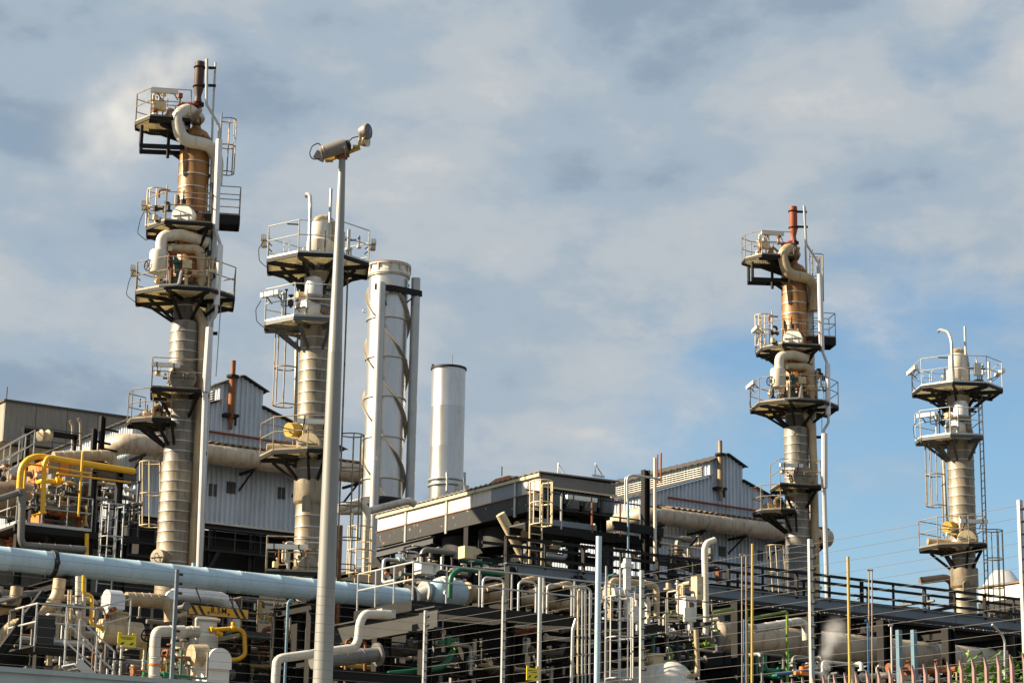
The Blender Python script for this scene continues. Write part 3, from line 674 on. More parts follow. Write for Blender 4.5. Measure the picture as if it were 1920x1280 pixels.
# ================================================================== corrugated sheds (one for each train)
def corr_strip(o, u, n, w, zb, ztop, pitch=0.26, d=0.085):
    """ribbed sheet: origin o, run direction u, outward normal n, width w, from zb up to ztop(s)"""
    s = 0.0; prof = []; k = 0; q = pitch / 4
    while s < w - 1e-6: prof.append((s, d if k % 4 in (0, 1) else 0.0)); s += q; k += 1
    prof.append((w, prof[-1][1])); vs = []; fs = []
    for s, dd in prof:
        p = o + u * s + n * dd; vs += [Vector((p.x, p.y, zb)), Vector((p.x, p.y, ztop(s)))]
    for i in range(len(prof) - 1): fs.append((2 * i, 2 * i + 2, 2 * i + 3, 2 * i + 1))
    return MB().add(vs, fs)
GY = 93.0
_b2 = [U(x, y, Y=GY + TRAIN.y) - TRAIN for x, y in ((1212, 925), (1329, 893), (1327, 866), (1360, 852), (1385, 870), (1383, 900))]
XE, ZE = _b2[0].x, _b2[0].z; XR, ZR = _b2[3].x, _b2[3].z
HM = (_b2[4].x - _b2[2].x) / 2; ZM = (_b2[2].z + _b2[4].z) / 2; ZB = (_b2[1].z + _b2[5].z) / 2; XW = 2 * XR - XE
SZB = U(470, 988, Y=GY).z
def prof_z(x):
    a = abs(x - XR)
    if a <= HM: return ZR - (ZR - ZM) * a / HM
    return ZB - (ZB - ZE) * (a - HM) / ((XW - XE) / 2 - HM)
def shed():
    base = Vector((XE, GY, 0)); L = 17.0; X1 = Vector((1, 0, 0)); Y1 = Vector((0, 1, 0))
    R = thing('gabled_shed', 'blue-grey corrugated shed with raised ridge, behind the tall column with steam', 'building', base, 'corrugated sheds')
    # gable wall, sheet by sheet
    n = 14; w = (XW - XE) / n
    for i in range(n):
        x0 = XE + i * w; corr_strip(Vector((x0, GY - (i % 2) * 0.006, 0)), X1, -Y1, w + 0.03, SZB + (0.03 if i % 3 == 0 else 0), lambda s, x0=x0: prof_z(min(max(x0 + s, XE), XW)) - 0.02).build('wall_sheet', 'sheet', R, 20)
    n = 16; w = L / n
    for i in range(n):
        corr_strip(Vector((XE - (i % 2) * 0.006, GY + i * w, 0)), Y1, -X1, w + 0.03, SZB, lambda s: ZE - 0.02).build('wall_sheet', 'sheet', R, 20)
        corr_strip(Vector((XR - HM - (i % 2) * 0.006, GY + i * w, 0)), Y1, -X1, w + 0.03, ZB, lambda s: ZM - 0.02).build('wall_sheet', 'sheet', R, 20)
    MB().box2((XW - 0.02, GY, SZB), (XW + 0.03, GY + L, ZE)).build('back_wall', 'sheet', R)
    MB().box2((XE - 0.07, GY - 0.07, SZB - 0.02), (XE + 0.12, GY + 0.1, ZE - 0.05)).build('corner_flashing', 'white_panel', R); MB().box2((XE - 0.2, GY - 0.1, SZB - 0.06), (XW + 0.1, GY - 0.05, SZB + 0.05)).build('base_flashing', 'galv', R)
    for k in (-1, 1): MB().box2((XR + k * HM - 0.06, GY - 0.075, ZB), (XR + k * HM + 0.06, GY + 0.05, ZM - 0.03)).build('corner_flashing', 'sheet', R)
    # roofs
    def slab(xa, za, xb, zb, over, mat='roof_dark'):
        m = MB(); N = int(abs(L + 0.6) / 0.3); d = Vector((xb - xa, 0, zb - za)); nn = Vector((-d.z, 0, d.x)).normalized()
        if nn.z < 0: nn = -nn
        a = Vector((xa, GY - 0.3, za)) + nn * 0.02; dd = d.normalized(); a -= dd * over; full = d + dd * over * (2 if over < 0.06 else 1)
        vs = []; fs = []
        for i in range(N + 1):
            t = Y1 * ((L + 0.6) * i / N) + nn * (0.05 * (i % 2)); vs += [a + t, a + t + full, a + t + full + nn * 0.04, a + t + nn * 0.04]
        for i in range(N):
            for k in range(4): fs.append((4 * i + k, 4 * i + (k + 1) % 4, 4 * i + 4 + (k + 1) % 4, 4 * i + 4 + k))
        fs += [(0, 1, 2, 3), (4 * N + 3, 4 * N + 2, 4 * N + 1, 4 * N)]
        m.add(vs, fs); return m.build('roof_slope', mat, R, 20)
    slab(XE, ZE, XR - HM, ZB, 0.35); slab(XW, ZE, XR + HM, ZB, 0.35); slab(XR - HM, ZM, XR, ZR, 0.3); slab(XR + HM, ZM, XR, ZR, 0.3)
    # louvre band along the raised ridge
    z0, z1 = ZB + 0.04, ZM - 0.22; lo = GY + 0.5
    bk = MB().box2((XR - HM - 0.09, lo, z0), (XR - HM - 0.07, GY + L - 0.4, z1)).build('louvre_band', 'black', R)
    for i in range(5):
        z = z0 + (z1 - z0) * (i + 0.35) / 5; MB().prism([Vector((XR - HM - 0.1, lo, z + 0.02)), Vector((XR - HM - 0.16, lo, z)), Vector((XR - HM - 0.16, lo, z + 0.035)), Vector((XR - HM - 0.1, lo, z + 0.055))], Y1 * (L - 0.9)).build('louvre_blade', 'white_panel', bk)
    for px, py in ((398, 918), (433, 914), (526, 924)):
        c = U(px, py, Y=GY - 0.06)
        if not XE + 0.3 < c.x < XW - 0.3: continue
        v = MB().box(c, 0.44, 0.05, 0.56).build('vent_louvre', 'steel_dark', R); m = MB()
        for k in range(5): m.bar(c + Vector((-0.2, -0.03, -0.22 + 0.11 * k)), c + Vector((0.2, -0.03, -0.22 + 0.11 * k)), 0.02, 0.05)
        m.build('blade', 'steel_grey', v)
    # ridge vent pipe on the gable, with collars
    a = U(438, 676, Y=GY - 0.35); b = U(436, 805, Y=GY - 0.35); c1 = a.z - (a.z - b.z) * 0.24; c2 = a.z - (a.z - b.z) * 0.80
    v = MB(); xy = Vector((a.x, a.y, 0)); v.lathe([(0.1, b.z), (0.1, b.z + 0.5), (0.16, b.z + 0.55), (0.16, c1), (0.115, c1 + 0.1), (0.115, a.z), (0.09, a.z), (0.09, a.z - 0.3)], xy, Z3, 16); v = v.build('vent_pipe', 'rust', R)
    m = MB(); m.cyl(xy + Z3 * (c1 - 0.03), xy + Z3 * (c1 + 0.08), 0.3, n=10); m.box(xy + Z3 * c2 + Y1 * 0.1, 0.7, 0.5, 0.14); m.bar(xy + Z3 * (b.z + 0.2) + X1 * 0.25, xy + Z3 * c2 + X1 * 0.25, 0.08); m.build('collar', 'black', v)
    p, q = U(395, 808, Y=GY - 0.25), U(548, 832, Y=GY - 0.25)
    MB().tube([p - X1 * 2.5, q + X1 * 2], 0.06, 8).build('gutter_pipe', 'rust_red', R)
    # open storey underneath, its shaded depth put in as a black box
    MB().box2((XE + 1.0, GY + 0.9, 0), (XW - 0.2, GY + L, SZB - 0.2)).build('undercroft_shade', 'black', R)
    for zz, w in ((SZB - 0.15, 0.3), (SZB - 1.2, 0.22), (SZB - 2.6, 0.3), (SZB - 4.2, 0.25), (SZB - 6.2, 0.25)): MB().ibeam((XE - 0.3, GY + 0.1, zz), (XW + 0.3, GY + 0.1, zz), 0.25, w).build('floor_beam', 'steel_dark', R); MB().ibeam((XE + 0.1, GY, zz), (XE + 0.1, GY + L, zz), 0.25, w).build('floor_beam', 'steel_dark', R)
    for i in range(6):
        x = XE + 0.2 + i * (XW - XE - 0.4) / 5; MB().ibeam((x, GY + 0.3, 0), (x, GY + 0.3, SZB - 0.3), 0.3, 0.3, 0.03, X1).build('stanchion', 'steel_dark', R)
    for i in range(4): MB().ibeam((XE + 0.1, GY + 3 + i * 4, 0), (XE + 0.1, GY + 3 + i * 4, SZB - 0.3), 0.3, 0.3, 0.03, X1).build('stanchion', 'steel_dark', R)
    MB().bar((XE + 3.2, GY + 0.1, SZB - 3.9), (XE + 4.6, GY + 0.1, SZB - 1.3), 0.16).build('brace', 'steel_dark', R)
    railing([Vector((XE, GY - 0.1, SZB - 1.2)), Vector((XW, GY - 0.1, SZB - 1.2))], 0.95).build('railing', 'steel_grey', R)
    return R
SH1 = shed(); SH2 = copy_tree(SH1, TRAIN, None, {'vent_pipe': 'pipe_rusty'})
SH2['label'] = 'blue-grey corrugated shed with long louvred side, behind the walkway'

def gable_duct(shift, label):
    a, b = U(228, 829, Y=GY - 1.3) + shift, U(552, 871, Y=GY - 1.3) + shift; b.z = a.z = (a.z + b.z) / 2; b.x = XW + shift.x + 0.8
    R = thing('flue_duct', label, 'duct', (a.x, a.y, a.z - 0.5), 'round flue ducts along the shed gables')
    banded_pipe('duct', R, [a + Vector((0, 4.5, -0.2)), a, b], 0.47, 'lag_grey', 1.0, 22, 0.55)
    m = MB(); n = 60; vs = []; fs = []
    for i in range(n + 1):
        x = a.x + 1.6 + (b.x - a.x - 1.6) * i / n; dz = 0.09 * (i % 2)
        vs += [Vector((x, a.y + 1.25, a.z + 0.78 + dz)), Vector((x, a.y - 0.15, a.z + 0.49 + dz)), Vector((x, a.y - 0.15, a.z + 0.45 + dz)), Vector((x, a.y + 1.25, a.z + 0.74 + dz))]
    for i in range(n):
        for k in range(4): fs.append((4 * i + k, 4 * i + (k + 1) % 4, 4 * i + 4 + (k + 1) % 4, 4 * i + 4 + k))
    m.add(vs, fs); m.build('rain_cover', 'roof_rust', R, 20)
    for i in range(5):
        m = MB(); x = a.x + 1.0 + (b.x - a.x - 1.5) * i / 4; m.bar((x, a.y + 1.3, a.z - 0.52), (x, a.y - 0.4, a.z - 0.52), 0.1, 0.12); m.bar((x, a.y + 1.3, a.z - 1.3), (x, a.y - 0.1, a.z - 0.56), 0.07); m.build('bracket', 'steel_dark', R)
gable_duct(Vector((0, 0, 0)), 'fat rust-topped duct across the shed behind the tall column with steam')
gable_duct(TRAIN, 'fat rust-topped duct across the louvred shed by the walkway')

# ================================================================== the concrete hall far behind, at the edge of the picture
def hall():
    Y0 = 118.0; c = U(10, 752, Y=Y0); e = U(300, 797, Y=Y0); zb = U(100, 838, Y=Y0).z
    R = thing('concrete_hall', 'stained grey concrete hall with a flat roofline, behind the yellow pipes', 'building', (c.x, Y0, 0))
    n = 7; w = (13.0) / n
    for i in range(n):
        x = c.x + i * w; MB().box2((x + 0.015, Y0 + 0.01 * (i % 2), zb), (x + w - 0.015, Y0 + 0.3, c.z)).build('wall_panel', 'concrete', R)
    MB().box2((c.x + 0.3, Y0 + 0.2, zb + 0.1), (c.x + 12.6, Y0 + 24, c.z - 0.15)).build('core', 'concrete', R)
    for i in range(8): MB().box2((c.x - 0.01 * (i % 2), Y0 + 0.1 + i * 3, zb), (c.x + 0.28, Y0 + 3.07 + i * 3, c.z - 0.02)).build('wall_panel', 'concrete', R)
    MB().box2((c.x - 0.1, Y0 - 0.1, c.z), (c.x + 13.1, Y0 + 24.3, c.z + 0.12)).build('coping', 'roof_dark', R)
    MB().box2((c.x + 1.0, Y0 + 1.2, 0), (c.x + 12.5, Y0 + 23, zb)).build('lower_wall', 'cream', R)
    for i in range(3): MB().box2((c.x + 1.5 + i * 3.2, Y0 + 0.6, zb - 0.25), (c.x + 3.6 + i * 3.2, Y0 + 1.15, zb - 0.02)).build('soffit_panel', 'cream', R)
    p = U(12, 751, Y=Y0 + 1); MB().tube([p, p + Z3 * 0.8], 0.03, 6).build('lightning_rod', 'steel_grey', R)
hall()

# ================================================================== helpers for the pipe yard
X1 = Vector((1, 0, 0)); Y1 = Vector((0, 1, 0))
def UY(pts, Y): return [U(p[0], p[1], Y=Y + (p[2] if len(p) > 2 else 0)) for p in pts]
def mpp(px, py, Y): return (U(px + 1, py, Y=Y) - U(px, py, Y=Y)).length * 0.92
def pipe(label, mat, rpx, Y, pts, cat='pipe', group=None, bands=0, bend=None, name='process_pipe', n=12, ends=0):
    P = UY(pts, Y); r = rpx * (P[0] - CAM).dot(FW) / FPX
    R = None
    m = MB().tube(P, r, n, bend if bend is not None else r * 2.4)
    if bands:
        for a, b in zip(P, P[1:]):
            L = (b - a).length; k = int(L / bands)
            for i in range(1, k + 1):
                w = i / (k + 1)
                if L * min(w, 1 - w) > r: m.torus(a.lerp(b, w), b - a, r, 0.013, n, 5)
    for e in ((0,), (1,), (0, 1))[ends - 1] if ends else ():
        a, d = (P[0], P[1] - P[0]) if e == 0 else (P[-1], P[-1] - P[-2]); flange(m, a, d, r * 1.6, 0.04)
    return one(name, m, mat, label, cat, group)

# ================================================================== the pale blue transfer line and its height sign
PY = 60.0
_a, _b = U(0, 1048, Y=PY), U(765, 1121, Y=PY); PZ = (_a.z + _b.z) / 2; PR = 0.335
def blue_line():
    R = thing('transfer_line', 'large pale blue pipe running across the yard in front of the columns', 'pipe', (_a.x, PY, PZ - PR))
    rings = [U(x, 1060, Y=PY).x for x in (-160, -75, 12, 80, 187, 257, 318, 384, 447, 521, 582, 645, 700)]; x0 = _a.x - 5
    xs = [x0] + rings + [_b.x]
    for a, b in zip(xs, xs[1:]):
        if b - a > 0.05: MB().lathe([(PR + 0.004, 0), (PR + 0.008, 0.015), (PR, 0.03), (PR, b - a - 0.03), (PR + 0.008, b - a - 0.012), (PR + 0.004, b - a)], (a, PY, PZ), X1, 36, True, True).build('pipe_section', 'pipe_blue', R)
    x = U(99, 1055, Y=PY).x; m = MB(); m.lathe([(PR + 0.01, -0.07), (PR + 0.04, -0.06), (PR + 0.04, 0.06), (PR + 0.01, 0.07)], (x, PY, PZ), X1, 36); m.box((x, PY - PR - 0.06, PZ - 0.02), 0.1, 0.12, 0.1); m.build('clamp_ring', 'steel_dark', R)
    for x in (362, 630): c = U(x, 1060, Y=PY); MB().cyl((c.x, PY, PZ + PR - 0.02), (c.x, PY, PZ + PR + 0.1), 0.045).build('nipple', 'pipe_blue', R)
    flange_o = MB(); flange(flange_o, (_b.x, PY, PZ), X1, PR + 0.12, 0.06); flange_o.build('end_flange', 'steel_dark', R)
blue_line()
# steel that carries it
def trestle(px, label):
    x = U(px, 1100, Y=PY + 0.9).x; R = thing('pipe_trestle', label, 'steel frame', (x, PY + 0.9, 0), 'trestles under the pale blue pipe')
    for y in (PY - 0.1, PY + 2.2): MB().ibeam((x, y, 0), (x, y, PZ - PR - 0.32), 0.3, 0.3, 0.03, X1).build('post', 'black', R)
    MB().ibeam((x, PY - 0.4, PZ - PR - 0.17), (x, PY + 2.5, PZ - PR - 0.17), 0.26, 0.3).build('beam', 'black', R)
    MB().ibeam((x, PY - 0.2, PZ - 2.2), (x, PY + 2.4, PZ - 2.2), 0.22, 0.25).build('beam', 'black', R)
trestle(98, 'black trestle under the pale blue pipe, at its dark clamp ring'); trestle(560, 'black trestle under the pale blue pipe beside the lamp pole'); 

def height_sign():
    Y = 59.4; a, b = U(352, 1141, Y=Y), U(466, 1152, Y=Y); c = (a + b) / 2; L = (b - a).length; h = 0.31; z = c.z; c = Vector((c.x, Y, z))
    R = thing('clearance_sign', 'long amber and black clearance sign reading 8.5M, hung below the blue pipe', 'sign', (c.x, Y, z - h / 2))
    MB().box(c, L, 0.03, h).build('board', 'ink', R)
    MB().box(c - Y1 * 0.012, L - 0.05, 0.02, h - 0.05).build('face', 'sign_amber', R)
    def flat(pts, name): MB().prism([c + Vector((x * L, -0.0275, y * h)) for x, y in pts], -Y1 * 0.005).build(name, 'ink', R)
    for x in (-0.465, -0.35): flat([(x, 0.40), (x + 0.05, 0.40), (x + 0.135, -0.40), (x + 0.085, -0.40)], 'stripe')
    for x in (0.225, 0.325): flat([(x, 0.40), (x + 0.05, 0.40), (x + 0.135, -0.40), (x + 0.085, -0.40)], 'stripe')
    for x in (-0.165, 0.165): flat([(x - 0.022, -0.06), (x + 0.022, -0.06), (x, -0.36)], 'arrow')
    f = bpy.data.curves.new('sign_text', 'FONT'); f.body = '8.5M'; f.size = 0.235; f.align_x = 'CENTER'; f.align_y = 'CENTER'; f.extrude = 0.003; f.space_character = 1.15; f.offset = 0.005
    tmp = bpy.data.objects.new('lettering_curve', f); COL.objects.link(tmp); bpy.context.view_layer.update(); me = bpy.data.meshes.new_from_object(tmp.evaluated_get(bpy.context.evaluated_depsgraph_get())); bpy.data.objects.remove(tmp); me.materials.clear(); me.materials.append(M['ink'])
    t = bpy.data.objects.new('lettering', me); COL.objects.link(t); t.parent = R; t.location = (c - Y1 * 0.029) - OFF[R.name] + Z3 * 0.03; t.rotation_euler = (pi / 2, 0, 0);
    for s in (-0.27, 0.25): MB().tube([c + X1 * s * L + Z3 * h / 2, c + X1 * s * L + Z3 * (PZ - PR - z + 0.05) + Y1 * 0.5], 0.02, 5).build('hanger', 'steel_dark', R)
height_sign()

# ================================================================== air cooler with the pale side panels
FX = 43.48; FY0, FY1 = 64.75, 76.2; FW_ = 3.3
zt = U(1012, 887, X=FX).z; zw = U(977, 929, X=FX).z; zk = U(977, 962, X=FX).z
def air_cooler():
    R = thing('air_cooler', 'long air cooler with weathered white side panels over a chipped black girder', 'air cooler', (FX, FY0, 0))
    cuts = [FY0, 65.9, 67.9, 69.2, 71.2, 73.4, FY1]
    for i, (a, b) in enumerate(zip(cuts, cuts[1:])): MB().box2((FX - 0.004 * (i % 2), a + 0.01, zw), (FX + 0.06, b - 0.01, zt)).build('side_panel', 'cabinet' if i == 1 else 'white_panel', R)
    MB().box2((FX - 0.03, FY0, zk), (FX + 0.1, FY1, zw - 0.03)).build('side_girder', 'chipped_black', R)
    MB().box2((FX - 0.06, FY0 - 0.05, zw - 0.035), (FX + 0.06, FY1 + 0.05, zw)).build('ledge', 'rust', R)
    for y in (66.2, 70.9, 73.9): MB().box2((FX - 0.06, y, zk - 0.1), (FX - 0.005, y + 0.12, zt - 0.05)).build('stiffener', 'galv', R)
    # ribbed lid
    n = 70; vs = []; fs = []; L = FY1 - FY0 + 0.3
    for i in range(n + 1):
        y = FY0 - 0.15 + L * i / n; d = 0.05 * (i % 2); vs += [Vector((FX - 0.12, y, zt + d)), Vector((FX + FW_ + 0.1, y, zt + 0.05 + d)), Vector((FX + FW_ + 0.1, y, zt + 0.1 + d)), Vector((FX - 0.12, y, zt + 0.05 + d))]
    for i in range(n):
        for k in range(4): fs.append((4 * i + k, 4 * i + (k + 1) % 4, 4 * i + 4 + (k + 1) % 4, 4 * i + 4 + k))
    fs += [(0, 1, 2, 3), (4 * n + 3, 4 * n + 2, 4 * n + 1, 4 * n)]
    MB().add(vs, fs).build('lid', 'pipe_grey', R, 20)
    MB().box2((FX - 0.1, FY0 - 0.1, zt - 0.12), (FX - 0.065, FY1, zt - 0.01)).build('drip_edge', 'cream', R)
    # front end: fascia, screen, header box
    q = [U(x, y, Y=FY0).z for x, y in ((1012, 888), (1012, 905), (1012, 925))]
    MB().box2((FX + 0.07, FY0 - 0.03, zt - 0.42), (FX + FW_, FY0 + 0.05, zt - 0.02)).build('fascia', 'pipe_grey', R)
    MB().box2((FX + 0.02, FY0 - 0.12, zt - 0.5), (FX + FW_, FY0 - 0.04, zt - 0.44)).build('fascia_trim', 'cream', R)
    m = MB()
    for i in range(26): m.box2((FX + 0.08 + i * 0.125, FY0 + 0.02, zt - 0.95), (FX + 0.15 + i * 0.125, FY0 + 0.06, zt - 0.52))
    for i in range(5): m.box2((FX + 0.08, FY0 + 0.06, zt - 0.95 + i * 0.1), (FX + FW_ - 0.05, FY0 + 0.08, zt - 0.92 + i * 0.1))
    m.build('screen', 'steel_grey', R)
    MB().box2((FX + 0.12, FY0 + 0.3, zk), (FX + FW_, FY1 - 0.1, zt - 0.05)).build('tube_bundle', 'black', R)
    for i in range(4):
        c = Vector((FX + 0.7 + i * 0.75, FY0 + 0.1, zk + 0.35)); m = MB(); m.lathe([(0.2, 0), (0.3, 0.1), (0.3, 0.5), (0.22, 0.62)], c - Z3 * 0.3, Z3, 16); m.build('motor', 'steel_grey', R)
    for y in (66.6, 69.2, 71.8, 74.4):
        c = Vector((FX + 1.65, y, zk)); o = MB().lathe([(1.15, -0.05), (1.15, -0.75), (1.2, -0.8), (1.0, -0.8), (1.0, -0.05)], c, Z3, 32, False, False).build('fan_ring', 'steel_dark', R)
        m = MB(); m.cyl(c - Z3 * 0.5, c - Z3 * 1.1, 0.22, n=14)
        for k in range(6):
            e = Vector((cos(k * pi / 3), sin(k * pi / 3), 0)); m.box(c + e * 0.55 - Z3 * 0.45, 0.85, 0.2, 0.03, e, Z3.cross(e))
        m.build('fan', 'steel_grey', o)
    for y in (FY0 + 0.6, 69.6, FY1 - 0.4):
        for x in (FX + 0.15, FX + FW_ - 0.2): MB().ibeam((x, y, 0), (x, y, zk), 0.3, 0.3, 0.03, X1).build('leg', 'black', R)
        MB().ibeam((FX, y, zk - 1.55), (FX + FW_, y, zk - 1.55), 0.22, 0.3).build('cross_beam', 'black', R)
    MB().ibeam((FX + 0.15, FY0, zk - 1.55), (FX + 0.15, FY1, zk - 1.55), 0.22, 0.3).build('cross_beam', 'black', R)
    for a, b in (((938, 963), (986, 1052)), ((1060, 988), (1024, 1058))):
        p = U(*a, Y=FY0 + 0.4); MB().tube([p, U(*b, Y=FY0 + 0.4)], 0.17, 12).build('brace', 'cream', R)
    p = [U(x, y, Y=FY0 - 0.2) for x, y in ((715, 1030),)]
    a, b = U(706, 1038, X=FX - 1.0), U(812, 1012, X=FX - 1.0); MB().ibeam(a, b, 0.2, 0.3).build('runway_beam', 'steel_grey', R)
    for px in (742, 815): c = U(px, 1030, X=FX - 0.6); MB().bar(c + X1 * 0.6 - Z3 * 1.9, c + Y1 * 1.5 - Z3 * 0.2, 0.2).build('knee_brace', 'black', R)
    for px in (1046, 1116):
        c = U(px, 890, Y=FY0 + 0.3); m = MB(); m.tube([c, c + Z3 * 0.42, c + X1 * 0.34, c], 0.03, 6, 0); m.box(c + X1 * 0.15 - Z3 * 0.02, 0.5, 0.1, 0.06); m.build('davit', 'white', R)
    p = U(941, 892, X=FX); m = MB(); m.tube([p, p + Z3 * 0.35], 0.02, 5); m.build('rod', 'steel_grey', R)
    y0 = U(905, 905, X=FX).y; MB().prism([Vector((FX + 0.1, y0, zt + 0.08)), Vector((FX + 0.1, y0 - 2.0, zt + 0.08)), Vector((FX + 0.1, y0 - 1.6, zt + 0.26)), Vector((FX + 0.1, y0 - 0.7, zt + 0.26))], X1 * 1.2).build('roof_patch', 'orange', R)
air_cooler()
def cooler_deck():
    Y = FY0 - 0.25; a, b = U(985, 978, Y=Y - 1.1), U(1240, 1000, Y=Y - 1.1); z = a.z; y0, y1 = Y - 1.1, Y
    R = thing('cooler_access_deck', 'black access deck with rusty rail posts at the end of the air cooler', 'platform', (a.x, y0, z))
    MB().box2((a.x, y0, z - 0.3), (b.x, y0 + 0.1, z)).build('edge_beam', 'black', R); MB().box2((a.x, y1 - 0.1, z - 0.3), (b.x, y1, z)).build('edge_beam', 'black', R)
    m = MB()
    for i in range(70): x = a.x + (b.x - a.x) * i / 70; m.box2((x, y0 + 0.1, z - 0.06), (x + 0.025, y1 - 0.1, z - 0.01))
    m.build('grating', 'steel_grey', R)
    MB().box2((a.x + 0.2, y0 - 0.02, z), (a.x + 3.0, y0, z + 0.2)).build('toe_board', 'girder_blue', R)
    for px in (1052, 1110, 1163, 1200): x = U(px, 980, Y=y0).x; MB().tube([(x, y0, z - 0.1), (x, y0, z + 1.15)], 0.04, 7).build('post', 'rust' if px in (1110, 1163) else 'rail_grey', R)
    for h in (1.12, 0.58): MB().tube([(a.x, y0, z + h), (b.x, y0, z + h)], 0.028, 6).build('rail', 'steel_dark', R)
    p = U(1062, 931, Y=y0 - 0.15); q = U(1118, 938, Y=y0 - 0.15); strip_light(R, p, q, -Y1)
    h = U(1006, 905, Y=y0 - 0.2); f = U(1006, 1062, Y=y0 - 0.2)
    ladder(Vector((h.x, h.y, f.z)), h, -Y1, 0.5, 0.03, cage=(h.z - f.z - 1.5, h.z - f.z), rung=0.28).build('caged_ladder', 'cream', R)
    for px in (1000, 1075, 1140): x = U(px, 1000, Y=y1 - 0.3).x; MB().ibeam((x, y1 - 0.3, 0), (x, y1 - 0.3, z - 0.3), 0.28, 0.28, 0.03, X1).build('leg', 'steel_grey' if px == 1140 else 'black', R)
cooler_deck()
# kit by the black mast
pY = 63.0
o = U(1210, 1000, Y=pY); one('steel_mast', MB().ibeam((o.x, pY, 0), (o.x, pY, U(1210, 881, Y=pY).z), 0.22, 0.24, 0.04, X1), 'black', 'thick black steel mast beside the louvred shed', 'mast')
one('cross_arm', MB().bar(U(1150, 984, Y=pY - 0.3), U(1242, 998, Y=pY - 0.3), 0.15, 0.3).bar(U(1238, 1003, Y=pY - 0.3), U(1222, 1040, Y=pY - 0.3), 0.12), 'black', 'black cross arm with a knee on the thick steel mast', 'beam')
pipe('tall silver vent pipe right beside the black mast', 'pipe_white', 3.2, pY - 0.4, [(1228, 858), (1228, 1120)])
pipe('thin rusty vent rod, taller of the two by the mast', 'rust', 1.6, pY + 0.4, [(1239.5, 849), (1239, 905)], name='vent_rod'); pipe('thin rusty vent rod, shorter of the two by the mast', 'rust', 1.4, pY + 0.4, [(1233, 852), (1232.5, 905)], name='vent_rod')
pipe('silver pipe hooked over toward the black mast, inner of two', 'rail_grey', 2.2, pY - 0.5, [(1176, 940), (1176, 894), (1186, 890), (1240, 898)], bend=0.25); pipe('silver pipe hooked over toward the black mast, outer of two', 'rail_grey', 1.6, pY - 0.2, [(1172, 945), (1172, 894), (1182, 891)], bend=0.2)
pipe('slim pale riser passing the cooler deck down to the walkway', 'blue_light', 2.2, pY - 0.6, [(1178, 935), (1178, 1075)])

# ================================================================== the long walkway with black rails
WY = 61.0
wz_top = U(1500, 1073, Y=WY).z; wz_deck = U(1500, 1117, Y=WY).z; wz_bot = U(1500, 1141, Y=WY).z
wx0, wx1 = U(946, 1050, Y=WY).x, 75.0
def walkway():
    R = thing('walkway', 'long elevated walkway with black rails over a blue-grey girder', 'walkway', (wx0, WY, 0))
    n = 7
    for i in range(n):
        a, b = wx0 + (wx1 - wx0) * i / n, wx0 + (wx1 - wx0) * (i + 1) / n
        MB().ibeam((a + 0.01, WY, (wz_deck + wz_bot) / 2), (b - 0.01, WY, (wz_deck + wz_bot) / 2), 0.24, wz_deck - wz_bot, 0.035).build('girder', 'girder_blue', R)
        MB().ibeam((a + 0.01, WY + 1.4, (wz_deck + wz_bot) / 2), (b - 0.01, WY + 1.4, (wz_deck + wz_bot) / 2), 0.24, wz_deck - wz_bot, 0.035).build('girder', 'steel_dark', R)
        m = MB(); k = 0
        while a + 0.1 * k < b: m.box2((a + 0.1 * k, WY + 0.13, wz_deck - 0.05), (a + 0.1 * k + 0.025, WY + 1.27, wz_deck - 0.005)); k += 1
        m.build('grating', 'steel_grey', R)
        for s, yy in ((0, WY), (1, WY + 1.4)):
            MB().bar((a, yy, wz_top), (b, yy, wz_top), 0.06, 0.1).build('top_rail', 'black', R); MB().bar((a, yy, wz_deck + (wz_top - wz_deck) * 0.3), (b, yy, wz_deck + (wz_top - wz_deck) * 0.3), 0.05, 0.09).build('mid_rail', 'black', R)
    x = wx0 + 0.05; k = 0
    while x < wx1:
        w = 0.16 if k % 2 == 0 else 0.08
        MB().bar((x, WY, wz_deck - 0.1), (x, WY, wz_top), w, 0.06).build('rail_post', 'black', R); x += 1.55; k += 1
        if k % 2: MB().bar((x, WY + 1.4, wz_deck - 0.1), (x, WY + 1.4, wz_top), 0.08, 0.06).build('rail_post', 'black', R)
walkway()
def rack_frame(px, Y, label, z=None, w=0.34, dY=4.0):
    x = U(px, 1200, Y=Y).x; z = U(px, 1143 + 0.124 * (px - 1500), Y=Y).z
    R = thing('rack_portal', label, 'steel frame', (x, Y, 0), 'black frames under the walkway')
    for y in (Y, Y + dY): MB().ibeam((x, y, 0), (x, y, z), w, w, 0.03, X1).build('post', 'black', R)
    for zz, h in ((z - 0.2, 0.36), (z - 2.5, 0.3)): MB().ibeam((x, Y - 0.1, zz), (x, Y + dY + 0.1, zz), 0.26, h).build('beam', 'black', R)
for px, lab in ((962, 'black frame under the walkway at its near end'), (1100, 'black frame under the walkway behind the hooped rails'), (1247, 'black frame under the walkway next to the round tank'), (1384, 'black frame under the walkway behind the thin yellow mast'), (1527, 'black frame under the walkway below the rust-red vented column'), (1657, 'black frame under the walkway with a strip of sky beside it'), (1778, 'black frame under the walkway below the lone grey column'), (1902, 'black frame under the walkway at the picture edge')): rack_frame(px, 58.0, lab, dY=6.4)
for k, (zz, yy, lab) in enumerate(((wz_bot - 0.55, 60.7, 'dark girder directly beneath the walkway'), (wz_bot - 0.9, 64.0, 'dark rear girder of the pipe rack, beneath the walkway'), (wz_bot - 3.6, 60.4, 'dark bottom girder of the pipe rack, under the fat pipe'))):
    one('rack_girder', MB().ibeam((wx0 + 0.5, yy, zz), (wx1, yy, zz), 0.26, 0.5), 'steel_dark', lab, 'girder')
